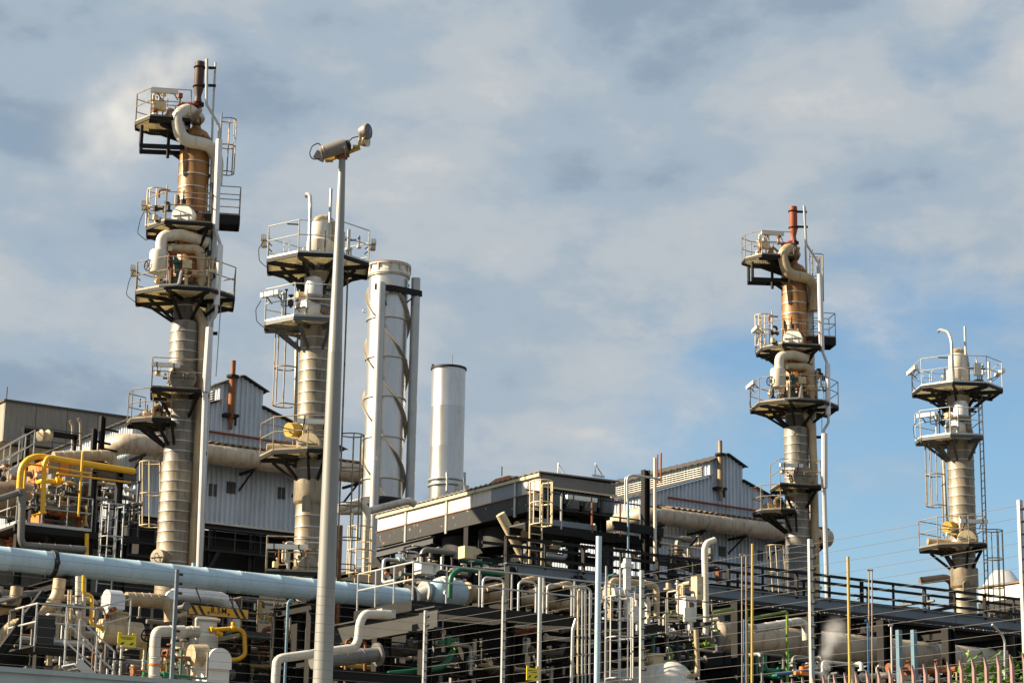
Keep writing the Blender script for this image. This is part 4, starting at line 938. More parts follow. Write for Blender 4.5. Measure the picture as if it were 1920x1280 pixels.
# sunlight on grating ends put into white bars under the girder
R = thing('lit_grating_ends', 'row of white bars standing for sunlit grating ends under the walkway girder', 'bar row', (wx0, WY - 1.0, wz_bot - 0.2))
for s in (0, 1): MB().box2((wx0 + 0.8, WY - 1.1 + s * 0.95, wz_bot - 0.2), (wx1 - 8, WY - 1.07 + s * 0.95, wz_bot - 0.08)).build('side_rail', 'steel_dark', R)
for i in range(72): x = wx0 + 1.0 + i * 0.34; MB().box2((x, WY - 1.07, wz_bot - 0.15), (x + 0.10, WY - 0.15, wz_bot - 0.11)).build('rung', 'white', R)
one('slung_cable', MB().box2((wx0 + 0.8, WY - 0.9, wz_bot - 0.29), (wx1 - 8, WY - 0.3, wz_bot - 0.2)), 'steel_dark', 'dark bundle of cable slung beneath the white bars', 'cable')

# fat lagged pipe low on the right
_p, _q = U(1345, 1192, Y=59.2), U(1890, 1245, Y=59.2); fz = (_p.z + _q.z) / 2
R = thing('lagged_main', 'fat grey-brown lagged pipe running low behind the fence wires', 'pipe', (_p.x, 59.2, fz - 0.55))
x = _p.x
MB().lathe([(0.05, -0.25), (0.3, -0.2), (0.48, -0.08), (0.52, 0)], (x, 59.2, fz), X1, 30, True, False).build('end_cap', 'lag_grey', R)
while x < 74:
    MB().lathe([(0.53, 0), (0.535, 0.03), (0.52, 0.05), (0.52, 1.08)], (x, 59.2, fz), X1, 30, False, False).build('jacket_section', 'lag_grey', R); x += 1.08
for xx in range(int(_p.x) + 2, 74, 5): MB().box2((xx, 58.8, fz - 1.05), (xx + 0.2, 59.6, fz - 0.5)).build('saddle', 'black', R)

# ================================================================== hooped-rail deck in front of the rack
DY = 54.0
dz = U(770, 1124, Y=DY).z; dx0, dx1 = U(772, 1124, Y=DY).x, U(1252, 1160, Y=DY).x
def hoop_deck():
    R = thing('valve_deck', 'black-edged valve deck with galvanised rails, left of the pale pole', 'platform', (dx0, DY, dz))
    MB().box2((dx0, DY, dz - 0.3), (dx1, DY + 0.08, dz)).build('edge_beam', 'black', R); MB().box2((dx0, DY + 3.2, dz - 0.3), (dx1, DY + 3.3, dz)).build('edge_beam', 'black', R); MB().box2((dx0, DY + 0.08, dz - 0.3), (dx0 + 0.08, DY + 3.2, dz)).build('edge_beam', 'black', R)
    m = MB(); k = 0
    while dx0 + 0.1 + k * 0.1 < dx1: m.box2((dx0 + 0.1 + k * 0.1, DY + 0.08, dz - 0.06), (dx0 + 0.125 + k * 0.1, DY + 3.2, dz - 0.01)); k += 1
    m.build('grating', 'steel_dark', R)
    railing([(dx0 + 0.05, DY + 3.2, dz), (dx0 + 0.05, DY + 0.04, dz), (dx1 - 1.2, DY + 0.04, dz)], 1.08, 0.026, step=1.15).build('railing', 'rail_grey', R)
    for px0, px1 in ((905, 944), (972, 1005), (1026, 1072), (1085, 1108)):
        a, b = U(px0, 1120, Y=DY + 0.5).x, U(px1, 1120, Y=DY + 0.5).x; MB().tube([(a, DY + 0.5, dz), (a, DY + 0.5, dz + 0.95), (b, DY + 0.5, dz + 0.95), (b, DY + 0.5, dz)], 0.035, 8, 0.18).build('hoop_rail', 'rail_grey', R)
    for px in (798, 952, 1092, 1235):
        x = U(px, 1180, Y=DY + 0.6).x
        for y in (DY + 0.6, DY + 2.9): MB().ibeam((x, y, 0), (x, y, dz - 0.3), 0.3, 0.3, 0.03, X1).build('leg', 'black', R)
        MB().ibeam((x, DY + 0.3, dz - 0.45), (x, DY + 3.2, dz - 0.45), 0.24, 0.28).build('joist', 'black', R)
    for zz in (dz - 1.6, dz - 2.9): MB().ibeam((dx0 + 0.5, DY + 2.9, zz), (dx1, DY + 2.9, zz), 0.2, 0.28).build('tie_beam', 'black', R)
hoop_deck()
x = U(958, 1100, Y=DY + 2.4).x; one('deck_column', MB().ibeam((x, DY + 2.4, dz), (x, DY + 2.4, U(958, 1062, Y=DY + 2.4).z), 0.26, 0.3, 0.03, X1), 'black', 'short black column rising through the valve deck', 'column')
pipe('tan lagged pipe lying behind the hooped rails', 'pipe_tan', 13.5, 59.8, [(875, 1112), (1110, 1137)], bands=0.7, n=20, ends=3)
R = thing('blue_vessel', 'stubby pale blue vessel with a round side port behind the deck rails', 'vessel', U(815, 1130, Y=59.6))
a, b = U(806, 1107, Y=59.6), U(872, 1114, Y=59.6); MB().lathe([(0.06, 0), (0.3, 0.06), (0.41, 0.2), (0.42, 0.24), (0.42, (b - a).length - 0.2), (0.34, (b - a).length - 0.06), (0.05, (b - a).length)], a, b - a, 26).build('shell', 'pipe_blue', R)
MB().lathe([(0.47, -0.05), (0.47, 0.05)], a.lerp(b, 0.3), b - a, 26).build('flange', 'galv', R); c = U(836, 1111, Y=59.17); MB().lathe([(0.09, 0), (0.09, -0.06), (0.07, -0.07)], c, Y1, 14).build('port', 'white', R); c = U(838, 1090, Y=59.6); MB().cyl(c - Z3 * 0.25, c + Z3 * 0.15, 0.2, n=16).build('nozzle', 'white', R)
sp = MB(); sp.cyl((_b.x + 0.06, PY, PZ), a, 0.27, n=20); flange(sp, (_b.x + 0.12, PY, PZ), X1, PR + 0.1, 0.05); flange(sp, Vector((_b.x, PY, PZ)).lerp(a, 0.75), X1, 0.4, 0.05); one('flanged_spool', sp, 'galv', 'flanged spool joining the blue pipe to the blue vessel', 'pipe spool')
pipe('bright green pipe with an elbow behind the deck rails', 'green', 4.8, 59.0, [(843, 1120), (845, 1078), (862, 1066), (968, 1080)], bend=0.35)
one('box_lamp', MB().box(U(797, 1066, Y=54.3), 0.5, 0.4, 0.32).prism([U(812, 1056, Y=54.1), U(826, 1061, Y=54.1), U(826, 1066, Y=54.1), U(812, 1078, Y=54.1)], Y1 * 0.4), 'white', 'white box floodlight fixed to the corner of the valve deck', 'floodlight')
one('box_lamp', MB().box(U(876, 1036, Y=62), 0.45, 0.4, 0.4).prism([U(880, 1026, Y=61.8), U(900, 1028, Y=61.8), U(905, 1036, Y=61.8), U(884, 1044, Y=61.8)], Y1 * 0.4), 'cream', 'cream floodlight under the black girder of the air cooler', 'floodlight')
# grey girder running away beside the lamp pole
GX = 32.2
a, b = U(600, 1196, X=GX), U(800, 1160, X=GX); one('grey_girder', MB().ibeam((GX, a.y, a.z), (GX, b.y - 0.6, a.z), 0.24, 0.62, 0.04), 'girder_grey', 'deep grey girder behind the lamp pole, at the end of the blue pipe', 'girder')
for px in (640, 710): c = U(px, 1190, X=GX); one('girder_post', MB().ibeam((GX, c.y, 0), (GX, c.y, a.z - 0.32), 0.28, 0.28, 0.03, X1), 'black', 'black post under the deep grey girder, %s' % ('beside the lamp pole' if px == 640 else 'at the bent white pipe'), 'post')

# ================================================================== burner skid with the yellow gas lines (left)
KY = 66.0
def skid():
    a, b = U(28, 981, Y=KY), U(262, 1006, Y=KY); z = (a.z + b.z) / 2
    R = thing('burner_skid', 'railed burner skid deck under the yellow gas pipes', 'platform', (a.x, KY, z))
    MB().box2((a.x, KY, z - 0.22), (b.x, KY + 0.1, z)).build('edge_beam', 'black', R); MB().box2((a.x, KY + 0.1, z - 0.1), (b.x, KY + 5, z - 0.02)).build('deck_plate', 'steel_dark', R)
    c = U(172, 992, Y=KY).x
    railing([(a.x + 0.05, KY + 2.5, z), (a.x + 0.05, KY + 0.05, z), (c, KY + 0.05, z)], 1.05, 0.022, step=0.9, toe=0.1).build('railing', 'rail_grey', R)
    for px in (175, 224):
        x = U(px, 900, Y=KY + 0.3).x; MB().ibeam((x, KY + 0.3, 0), (x, KY + 0.3, U(px, 884, Y=KY + 0.3).z), 0.2, 0.2, 0.03, X1).build('post', 'steel_dark', R)
    p, q = U(172, 884, Y=KY + 0.3), U(256, 893, Y=KY + 0.3); MB().ibeam(p, (q.x, q.y, p.z), 0.18, 0.22).build('header_beam', 'steel_grey', R)
    p, q = U(172, 894, Y=KY + 0.3), U(256, 901, Y=KY + 0.3); MB().ibeam(p, (q.x, q.y, p.z), 0.14, 0.16).build('header_beam', 'girder_blue', R)
    for px in (36, 95, 160, 230): x = U(px, 1000, Y=KY + 0.5).x; MB().ibeam((x, KY + 0.5, 0), (x, KY + 0.5, z - 0.22), 0.26, 0.26, 0.03, X1).build('leg', 'black', R)
    MB().box2((a.x + 0.4, KY + 2.5, 0), (b.x - 0.3, KY + 4.8, z - 0.12)).build('plinth', 'concrete', R)
    for zz in (z - 1.0, z - 2.3, z - 3.6): MB().ibeam((a.x - 4, KY + 1, zz), (b.x, KY + 1, zz), 0.2, 0.26).build('tie_beam', 'black', R)
    railing([(c + 0.2, KY + 0.2, z - 0.1), (b.x, KY + 0.2, z - 0.1), (b.x, KY + 3, z - 0.1)], 1.05, 0.02, step=0.8).build('railing', 'steel_grey', R)
    return z
kz = skid()
pipe('thick yellow gas pipe bending over the burner skid', 'yellow', 6.2, KY - 0.3, [(36, 926), (39, 878), (52, 860), (72, 855), (252, 884)], bend=0.55, n=16, ends=1)
pipe('yellow pipe looping up into the thick yellow gas pipe', 'yellow', 4.6, KY - 0.55, [(80, 960), (83, 872), (88, 858), (104, 858, 0.3)], bend=0.3, ends=1)
pipe('thin yellow vent standing before the burner cabinets', 'yellow', 2.2, KY - 0.7, [(159, 846), (155, 848), (147, 968)], bend=0.12)
pipe('thin yellow line running under the thick gas pipe', 'yellow', 2.0, KY - 0.1, [(45, 915), (48, 872), (54, 869), (172, 888)], bend=0.15)
pipe('yellow line along the cabinet tops', 'yellow', 1.8, KY + 0.1, [(110, 884), (110, 888), (245, 904)], bend=0.1)
pipe('short yellow upright behind the burner railing', 'yellow_dull', 2.0, KY + 0.1, [(163, 945), (161, 985)])
pipe('yellow line along the burner deck edge', 'yellow', 1.8, KY + 0.3, [(60, 966), (78, 962), (78, 930)], bend=0.12)
pipe('yellow riser dropping below the burner skid', 'yellow', 4.0, KY - 0.2, [(163, 1000), (162, 1045)])
pipe('grey lagged upright at the end of the burner skid', 'pipe_grey', 6.8, KY - 0.9, [(42, 918), (39, 1010), (44, 1022), (160, 1030)], bend=0.45, n=16, bands=0.6)
pipe('grey lagged stub pointing out of the picture', 'pipe_grey', 6.0, KY - 0.9, [(-30, 944), (36, 923)], n=16, ends=2)
pipe('tan lagged pipe turning down beside the shed corner', 'pipe_tan', 10.5, KY + 4, [(100, 856), (205, 853), (216, 872), (205, 1020)], bend=0.9, n=20, bands=0.4)
pipe('silver flue below the tan lagged elbow', 'pipe_silver', 9.0, KY + 3.3, [(212, 905), (205, 1010)], n=18, bands=0.7)
for i, (x0, x1, y0, y1) in enumerate(((94, 109, 889, 912), (120, 136, 894, 915), (136, 152, 896, 917), (152, 170, 898, 920))):
    a, b = U(x0, y1, Y=KY + 1.2), U(x1, y0, Y=KY + 1.2)
    R = thing('control_cabinet', 'blue-grey control cabinet on the burner skid, %s of four' % ('first', 'second', 'third', 'last')[i], 'cabinet', (a.x, KY + 1.2, a.z), 'burner control cabinets')
    MB().box2((a.x + 0.01, KY + 1.2, a.z), (b.x - 0.01, KY + 1.5, b.z)).build('housing', 'cabinet', R)
    for k in (0, 1): w = (b.x - a.x - 0.02) / 2; MB().box2((a.x + 0.02 + k * w, KY + 1.185, a.z + 0.02), (a.x + k * w + w, KY + 1.2, b.z - 0.02)).build('door', 'cabinet', R)
a, b = U(84, 966, Y=KY + 2.6), U(172, 868, Y=KY + 2.6); R = thing('burner_housing', 'orange-brown panelled burner housing behind the control cabinets', 'housing', (a.x, KY + 2.6, kz))
MB().box2((a.x + 0.03, KY + 2.63, kz), (b.x - 0.03, KY + 4.4, b.z - 0.03)).build('core', 'pipe_rusty', R)
for i in range(4):
    for j in range(3): w, h = (b.x - a.x) / 4, (b.z - kz) / 3; MB().box2((a.x + i * w + 0.015, KY + 2.6 - 0.01 * ((i + j) % 2), kz + j * h + 0.015), (a.x + (i + 1) * w - 0.015, KY + 2.64, kz + (j + 1) * h - 0.015)).build('panel', 'pipe_rusty' if (i + j) % 3 else 'orange', R)
for j in range(5): MB().box2((a.x - 0.012 * (j % 2), KY + 2.64, kz + 0.02 + j * (b.z - kz) / 5), (a.x + 0.03, KY + 4.38, kz + (j + 1) * (b.z - kz) / 5 - 0.02)).build('panel', 'orange', R)
R = thing('burner_drum', 'rust-lit horizontal drum behind the burner railing', 'vessel', U(0, 960, Y=KY + 2))
a, b = U(-30, 930, Y=KY + 2), U(70, 940, Y=KY + 2); MB().lathe([(0.1, 0), (0.5, 0.12), (0.62, 0.35), (0.62, (b - a).length - 0.3), (0.45, (b - a).length - 0.08), (0.1, (b - a).length)], a, b - a, 24).build('shell', 'pipe_rusty', R)
pipe('grey exchanger tube lying inside the burner railing', 'pipe_grey', 7.0, KY + 0.9, [(84, 948), (172, 958)], n=16, ends=3, bands=0.4, name='exchanger')
pipe('dark grey exchanger tube behind the burner cabinets', 'pipe_grey', 8.0, KY + 2.2, [(96, 925), (170, 934)], n=16, ends=3, bands=0.4, name='exchanger')
for px, lab in ((136, 'small curved-top vent pipe before the concrete hall, inner of two'), (151, 'small curved-top vent pipe before the concrete hall, outer of two')): pipe(lab, 'pipe_tan', 2.6, 80, [(px - 5, 784 if px > 140 else 788), (px, 792 if px > 140 else 797), (px, 860)], bend=0.25, name='vent_pipe')
# caged galvanised ladder tower and stair
R = thing('ladder_tower', 'galvanised caged ladder between the burner skid and the tall column', 'ladder', U(200, 1110, Y=KY - 0.6))
f, h = U(197, 1130, Y=KY - 0.6), U(204, 950, Y=KY - 0.6); ladder(Vector((h.x, h.y, f.z)), h, -Y1, 0.5, 0.024, cage=(1.0, h.z - f.z)).build('caged_ladder', 'rail_grey', R)
def stair(px0, py0, px1, py1, Y, label, n=10, w=0.8):
    a, b = U(px0, py0, Y=Y), U(px1, py1, Y=Y); R = thing('stair_flight', label, 'stairs', (a.x, Y, a.z))
    for y in (Y, Y + w): MB().bar((a.x, y, a.z), (b.x, y, b.z), 0.05, 0.2).build('stringer', 'rail_grey', R); railing([(a.x, y, a.z), (b.x, y, b.z)], 1.0, 0.022, step=0.7).build('handrail', 'rail_grey', R)
    for i in range(n): p = a.lerp(b, (i + 0.5) / n); MB().box2((p.x - 0.12, Y, p.z - 0.015), (p.x + 0.12, Y + w, p.z + 0.015)).build('tread', 'galv', R)
stair(-25, 912, 62, 862, KY + 3, 'galvanised stair rising behind the burner drum')
stair(210, 1300, 145, 1240, 50.0, 'galvanised stair with twin handrails above the grey wall', 8)
R = thing('roof_deck', 'railed black-framed service deck under the concrete hall', 'platform', U(45, 850, Y=78))
a, b = U(42, 850, Y=78), U(150, 866, Y=78); MB().box2((a.x, 78, a.z - 0.2), (b.x, 80.5, a.z)).build('deck', 'black', R); railing([(a.x, 78, a.z), (b.x, 78, a.z)], 1.05, 0.02).build('railing', 'steel_grey', R)
p, q = U(42, 806, Y=78.4), U(145, 818, Y=78.4); MB().bar(p, (q.x, q.y, p.z), 0.12, 0.2).build('header', 'black', R)
for px in (44, 52, 140): x = U(px, 830, Y=78.4).x; MB().bar((x, 78.4, a.z), (x, 78.4, p.z), 0.12).build('post', 'black', R)
MB().box2((a.x, 79, 0), (a.x + 0.3, 79.3, a.z - 0.2)).build('leg', 'black', R)
for px, lab in ((77, 'small cream hopper on the service deck, inner of two'), (90, 'small cream hopper on the service deck, outer of two')):
    c = U(px, 820, Y=77.9); one('hopper', MB().lathe([(0.12, -0.15), (0.2, 0.0), (0.2, 0.18), (0.05, 0.3)], c, Z3, 4), 'cream', lab, 'hopper')
for px, lab in ((178, 'black stanchion before the lit shed wall, shorter of two'), (193, 'black stanchion with a pale cap before the lit shed wall')):
    t = U(px, 803 if px == 178 else 780, Y=82); o = one('stanchion', MB().ibeam((t.x, 82, 0), (t.x, 82, t.z), 0.2, 0.2, 0.03, X1), 'black', lab, 'post')
    for k in range(3): m = MB().bar((t.x, 82, t.z - 0.5 - 0.8 * k), (t.x + 0.7, 82, t.z - 0.55 - 0.8 * k), 0.08).build('arm', 'black', o)

# ================================================================== under the blue pipe, left
LY = 56.0
pipe('fat tan lagged pipe stepping down at the picture edge', 'pipe_tan', 12, LY + 2.5, [(-30, 1150), (28, 1133), (32, 1100)], bend=0.7, n=18, bands=0.35)
pipe('fat tan lagged pipe angling down behind the black diagonal beam', 'pipe_tan', 12, LY + 2, [(112, 1085), (108, 1122), (62, 1162), (10, 1178), (-2, 1225)], bend=0.8, n=18, bands=0.35)
one('diagonal_beam', MB().ibeam(U(84, 1112, Y=LY + 0.8), U(-20, 1252, Y=LY + 0.8), 0.2, 0.26), 'black', 'black diagonal beam crossing the tan lagged pipes', 'beam')
one('roof_edge', MB().bar(U(-20, 1130, Y=LY + 1), U(66, 1108, Y=LY + 4), 0.5, 0.06), 'steel_grey', 'grey sheet edge under the blue pipe at the picture edge', 'roof sheet')
pipe('white lagged upright beside the yellow dogleg', 'pipe_white', 6.5, LY + 1.6, [(148, 1080), (146, 1196)], n=16, bands=0.4)
pipe('slim white upright behind the yellow dogleg', 'pipe_white', 4.0, LY + 1.9, [(158, 1084), (156, 1196)], bands=0.5)
pipe('yellow dogleg pipe dropping from the blue pipe', 'yellow', 3.4, LY + 0.9, [(157, 1078), (156, 1112), (173, 1116), (170, 1170), (188, 1174)], bend=0.22, ends=2)
pipe('brass-coloured thin upright left of the white lagged one', 'cream', 2.0, LY + 1.4, [(129, 1105), (125, 1235)])
pipe('thin tan upright, second from the white lagged one', 'pipe_tan', 1.8, LY + 1.5, [(134, 1105), (131, 1200)])
def deck2():
    a, b = U(66, 1206, Y=LY - 0.6), U(242, 1216, Y=LY - 0.6); z = a.z
    R = thing('valve_platform', 'small railed valve platform under the blue pipe at left', 'platform', (a.x, LY - 0.6, z))
    c = U(178, 1210, Y=LY - 0.6).x
    MB().box2((a.x, LY - 0.6, z - 0.2), (c, LY - 0.5, z)).build('edge_beam', 'black', R); MB().box2((a.x, LY - 0.5, z - 0.06), (c, LY + 1.4, z - 0.01)).build('deck_plate', 'steel_dark', R)
    railing([(a.x, LY + 1.4, z), (a.x, LY - 0.55, z), (c, LY - 0.55, z)], 1.05, 0.024, step=0.8).build('railing', 'rail_grey', R)
    railing([(c, LY - 0.55, z + 0.02), (b.x, LY - 0.55, z + 0.35)], 1.05, 0.024, step=1.0).build('railing', 'rail_grey', R)
    MB().box2((a.x + 0.02, LY - 0.62, z + 0.02), (a.x + 0.5, LY - 0.6, z + 0.75)).build('gate_panel', 'steel_dark', R)
    for px in (75, 170): x = U(px, 1200, Y=LY).x; MB().ibeam((x, LY, 0), (x, LY, z - 0.2), 0.24, 0.24, 0.03, X1).build('leg', 'black', R)
deck2()
R = thing('tan_drum', 'horizontal tan drum with a pale round end behind the yellow notice', 'vessel', U(190, 1205, Y=LY + 1))
a, b = U(187, 1182, Y=LY + 1), U(262, 1190, Y=LY + 1); MB().lathe([(0.33, 0.04), (0.34, 0.08), (0.34, (b - a).length)], a, b - a, 28).build('shell', 'pipe_tan', R); MB().lathe([(0.33, 0), (0.335, 0.03), (0.3, 0.035)], a, b - a, 28).build('end_plate', 'cream', R)
c = U(222, 1160, Y=LY + 1); MB().lathe([(0.24, -0.2), (0.26, 0.1), (0.3, 0.12), (0.3, 0.18)], c, Z3, 22).build('neck', 'pipe_tan', R)
R = thing('duct_elbow', 'bright sheet-metal square elbow box above the tan drum', 'duct', U(222, 1140, Y=LY + 1))
a, b = U(206, 1140, Y=LY + 0.6), U(236, 1106, Y=LY + 0.6); MB().box2((a.x, LY + 0.6, a.z), (b.x, LY + 1.3, b.z - 0.12)).build('body', 'pipe_silver', R); MB().lathe([(0.345, 0), (0.345, b.x - a.x - 0.03)], (a.x + 0.015, LY + 0.95, b.z - 0.32), X1, 20).build('crown', 'pipe_silver', R)
pipe('fat tan lagged pipe from the sheet-metal elbow, turning down', 'pipe_tan', 13, LY + 0.9, [(236, 1122), (308, 1126), (321, 1142), (320, 1166)], bend=0.6, n=20, bands=0.25)
pipe('white lagged pipe with an orange band above the grey wall', 'pipe_white', 10.5, 47, [(288, 1300), (291, 1200), (294, 1183), (345, 1182)], bend=0.5, n=18, bands=0.5)
c = U(290, 1246, Y=47); one('colour_band', MB().lathe([(0.135, -0.03), (0.142, -0.025), (0.142, 0.025), (0.135, 0.03)], c, Z3, 18), 'orange', 'orange band round the white lagged pipe', 'band')
m = MB(); wheel(m, U(276, 1190, Y=LY - 0.3), -Y1 - X1 * 0.4, 0.16); m.cyl(U(276, 1190, Y=LY - 0.3), U(280, 1196, Y=LY + 0.2), 0.03); one('handwheel', m, 'black', 'black valve handwheel beside the yellow notice', 'handwheel')
def notice(px0, py0, px1, py1, Y, label):
    a, b = U(px0, py1, Y=Y), U(px1, py0, Y=Y); w, h = b.x - a.x, b.z - a.z; c = Vector(((a.x + b.x) / 2, Y, (a.z + b.z) / 2))
    R = thing('notice_board', label, 'sign', (c.x, Y, a.z), 'yellow notices')
    MB().box(c - Z3 * h * 0.08, w, 0.02, h * 0.84).build('board', 'sign_yellow', R)
    for s in (-1, 1): MB().box(c + X1 * s * w * 0.39 + Z3 * h * 0.41, w * 0.2, 0.02, h * 0.14).build('tab', 'sign_yellow', R)
    f = -Y1 * 0.013
    for k, (y, l) in enumerate(((0.16, 0.78), (0.06, 0.62))):
        for i in range(9):
            x = -l / 2 + l * (i + 0.5) / 9; MB().box(c + f + X1 * w * x + Z3 * h * y, w * l / 14, 0.004, h * 0.06).build('text_mark', 'ink', R)
    for s in (-1, 1):
        m = MB().prism([c + f + X1 * w * (s * 0.25 + dx) + Z3 * h * (-0.24 + dz_) for dx, dz_ in ((-0.12, -0.1), (0.02, -0.07), (0.12, 0.06), (0.06, 0.1), (-0.06, 0.02))], -Y1 * 0.004); m.build('pictogram', 'ink', R)
notice(220, 1186, 256, 1212, LY - 0.9, 'yellow notice with black pictograms on the rail at left')
notice(987, 1248, 1010, 1274, 47, 'yellow notice with black pictograms beside the galvanised post')

# ================================================================== in front of the columns, centre left
CY = 62.5
pipe('large silver lagged pipe arching over the white vessel', 'pipe_silver', 13.5, CY + 1.5, [(318, 1155), (320, 1118), (332, 1113), (420, 1122), (441, 1150), (438, 1195)], bend=0.75, n=20, bands=0.8)
R = thing('white_vessel', 'upright white vessel under the clearance sign', 'vessel', U(378, 1260, Y=CY))
c = U(379, 1260, Y=CY); zt_ = U(379, 1142, Y=CY).z; zm_ = U(379, 1190, Y=CY).z
MB().lathe([(0.44, 0), (0.44, zm_ - c.z - 0.05), (0.38, zm_ - c.z + 0.02), (0.38, zt_ - c.z - 0.1), (0.3, zt_ - c.z)], c, Z3, 28).build('shell', 'white', R)
for zz in (0.35, 0.62): MB().torus(c + Z3 * (zm_ - c.z) * zz, Z3, 0.445, 0.015, 28, 5).build('band', 'pipe_grey', R)
MB().cyl((c.x, c.y, 0), c, 0.42, n=24).build('skirt', 'pipe_grey', R)
R = thing('exhaust_hood', 'round-topped white hood on a square duct above the grey wall', 'duct', U(405, 1300, Y=50))
a, b = U(386, 1300, Y=50), U(431, 1240, Y=50); MB().box2((a.x, 50, a.z - 3), (b.x, 50.6, b.z)).build('duct', 'white', R)
c = U(410, 1232, Y=50); w = (b.x - a.x) / 2 + 0.01; prof = [Vector((c.x + w * cos(t), 49.9, b.z + 0.0 + w * 1.0 * sin(t))) for t in [pi * i / 14 for i in range(15)]]; prof = [Vector((c.x + w, 49.9, b.z - 0.2))] + prof + [Vector((c.x - w, 49.9, b.z - 0.2))]
MB().prism(prof, Y1 * 0.75).build('hood', 'white', R); MB().cyl(U(358, 1228, Y=50.3), U(386, 1228, Y=50.3), 0.27, n=22).build('inlet', 'pipe_tan', R)
pipe('yellow pipe with a flanged nozzle off the white vessel', 'yellow', 4.2, CY - 0.7, [(396, 1181), (430, 1178), (458, 1180), (460, 1228), (445, 1236), (430, 1236)], bend=0.3, ends=1)
m = MB(); c = U(437, 1178, Y=CY - 0.7); m.lathe([(0.02, -0.12), (0.09, -0.08), (0.11, 0), (0.09, 0.08), (0.02, 0.12)], c, X1, 14); m.cyl(c, c + Z3 * 0.17, 0.05); m.cyl(c + Z3 * 0.12, c + Z3 * 0.2, 0.07); one('yellow_valve', m, 'yellow', 'yellow valve with a rusty top below the clearance sign', 'valve')
one('yellow_valve', MB().cyl(U(405, 1186, Y=CY - 0.8), U(416, 1190, Y=CY - 0.8), 0.08), 'yellow', 'short yellow nozzle on the white vessel under the valve', 'valve')
pipe('white bracket pipe in front of the white vessel, square bend', 'pipe_white', 3.6, CY - 1.0, [(368, 1280), (369, 1160), (412, 1163)], bend=0.02)
pipe('tan stub pipe entering the white vessel', 'pipe_tan', 5.5, CY, [(322, 1155), (360, 1150)], ends=3)
pipe('grey lagged elbow left of the white vessel', 'pipe_white', 11, CY - 2, [(330, 1290), (331, 1195), (345, 1184), (372, 1184)], bend=0.5, n=18, bands=0.3)
def deck3():
    a, b = U(452, 1180, Y=CY + 0.4), U(545, 1172, Y=CY + 0.4); z = a.z - 0.02
    R = thing('manifold_platform', 'railed grey platform between the clearance sign and the lamp pole', 'platform', (a.x, CY + 0.4, z))
    MB().box2((a.x, CY + 0.4, z - 0.2), (b.x, CY + 0.5, z)).build('edge_beam', 'steel_grey', R); MB().box2((a.x, CY + 0.5, z - 0.06), (b.x, CY + 3.0, z)).build('deck_plate', 'cream', R); MB().box2((a.x, CY + 0.5, z - 0.2), (a.x + 0.08, CY + 3, z)).build('edge_beam', 'cream', R)
    railing([(a.x, CY + 3, z), (a.x, CY + 0.45, z), (b.x, CY + 0.45, z)], 1.05, 0.024, step=0.6).build('railing', 'rail', R)
    for px in (462, 538): x = U(px, 1190, Y=CY + 0.8).x; MB().ibeam((x, CY + 0.8, 0), (x, CY + 0.8, z - 0.2), 0.24, 0.24, 0.03, X1).build('leg', 'black', R)
deck3()
one('black_stanchion', MB().ibeam((U(560, 1200, Y=CY - 1).x, CY - 1, 0), (U(560, 1200, Y=CY - 1).x, CY - 1, U(560, 1128, Y=CY - 1).z), 0.42, 0.36, 0.04, X1), 'black', 'heavy black stanchion left of the lamp pole', 'post')
m = MB(); c0, c1 = U(572, 1290, Y=CY - 1.4), U(572, 1132, Y=CY - 1.4); m.bar((c0.x, c0.y, c0.z), (c0.x, c0.y, c1.z), 0.12, 0.02, Y1)
one('perforated_channel', m, 'girder_blue', 'narrow blue-grey channel on the heavy stanchion', 'channel')
pipe('slim light blue upright in front of the heavy stanchion', 'blue_light', 2.6, 50, [(533, 1300), (540, 1130), (544, 1124), (550, 1126)], bend=0.15)
pipe('pale pipe bent twice, passing behind the lamp pole', 'pipe_white', 8.6, 46, [(515, 1300), (519, 1238), (528, 1233), (664, 1214), (672, 1200), (675, 1165), (684, 1150), (732, 1152)], bend=0.55, n=18)
pipe('dark grey lagged pipe low behind the lamp pole', 'pipe_grey', 14, 54, [(585, 1240), (708, 1226)], n=20, bands=0.6, ends=2)
pipe('dark grey lagged pipe, the next length past the black post', 'clad_dark', 13, 57, [(715, 1224), (800, 1212)], n=20, bands=0.4)
pipe('bright green pipe low behind the fence corner post', 'green', 5, 55, [(728, 1262), (792, 1256)], ends=2); pipe('teal green pipe turning up past the fence corner post', 'green', 6, 55.5, [(800, 1254), (828, 1250), (842, 1236), (850, 1218)], bend=0.35)
pipe('orange-yellow pipe low behind the bent pale pipe', 'yellow_dull', 4, 57, [(640, 1246), (760, 1256)])
one('low_beam', MB().ibeam(U(600, 1262, Y=53), U(795, 1276, Y=53), 0.2, 0.3), 'black', 'black beam low across the foot of the lamp pole', 'beam')
m = MB(); m.cyl(U(840, 1210, Y=55), U(840, 1190, Y=55), 0.1); m.cyl(U(822, 1204, Y=55), U(860, 1198, Y=55), 0.05); one('green_valve', m, 'green', 'green valve body on a pale pipe behind the fence wires', 'valve')
c = U(724, 1150, Y=54.4); one('junction_box', MB().box(c, 0.45, 0.3, 0.24), 'white_panel', 'pale junction box at the end of the bent pale pipe', 'box')

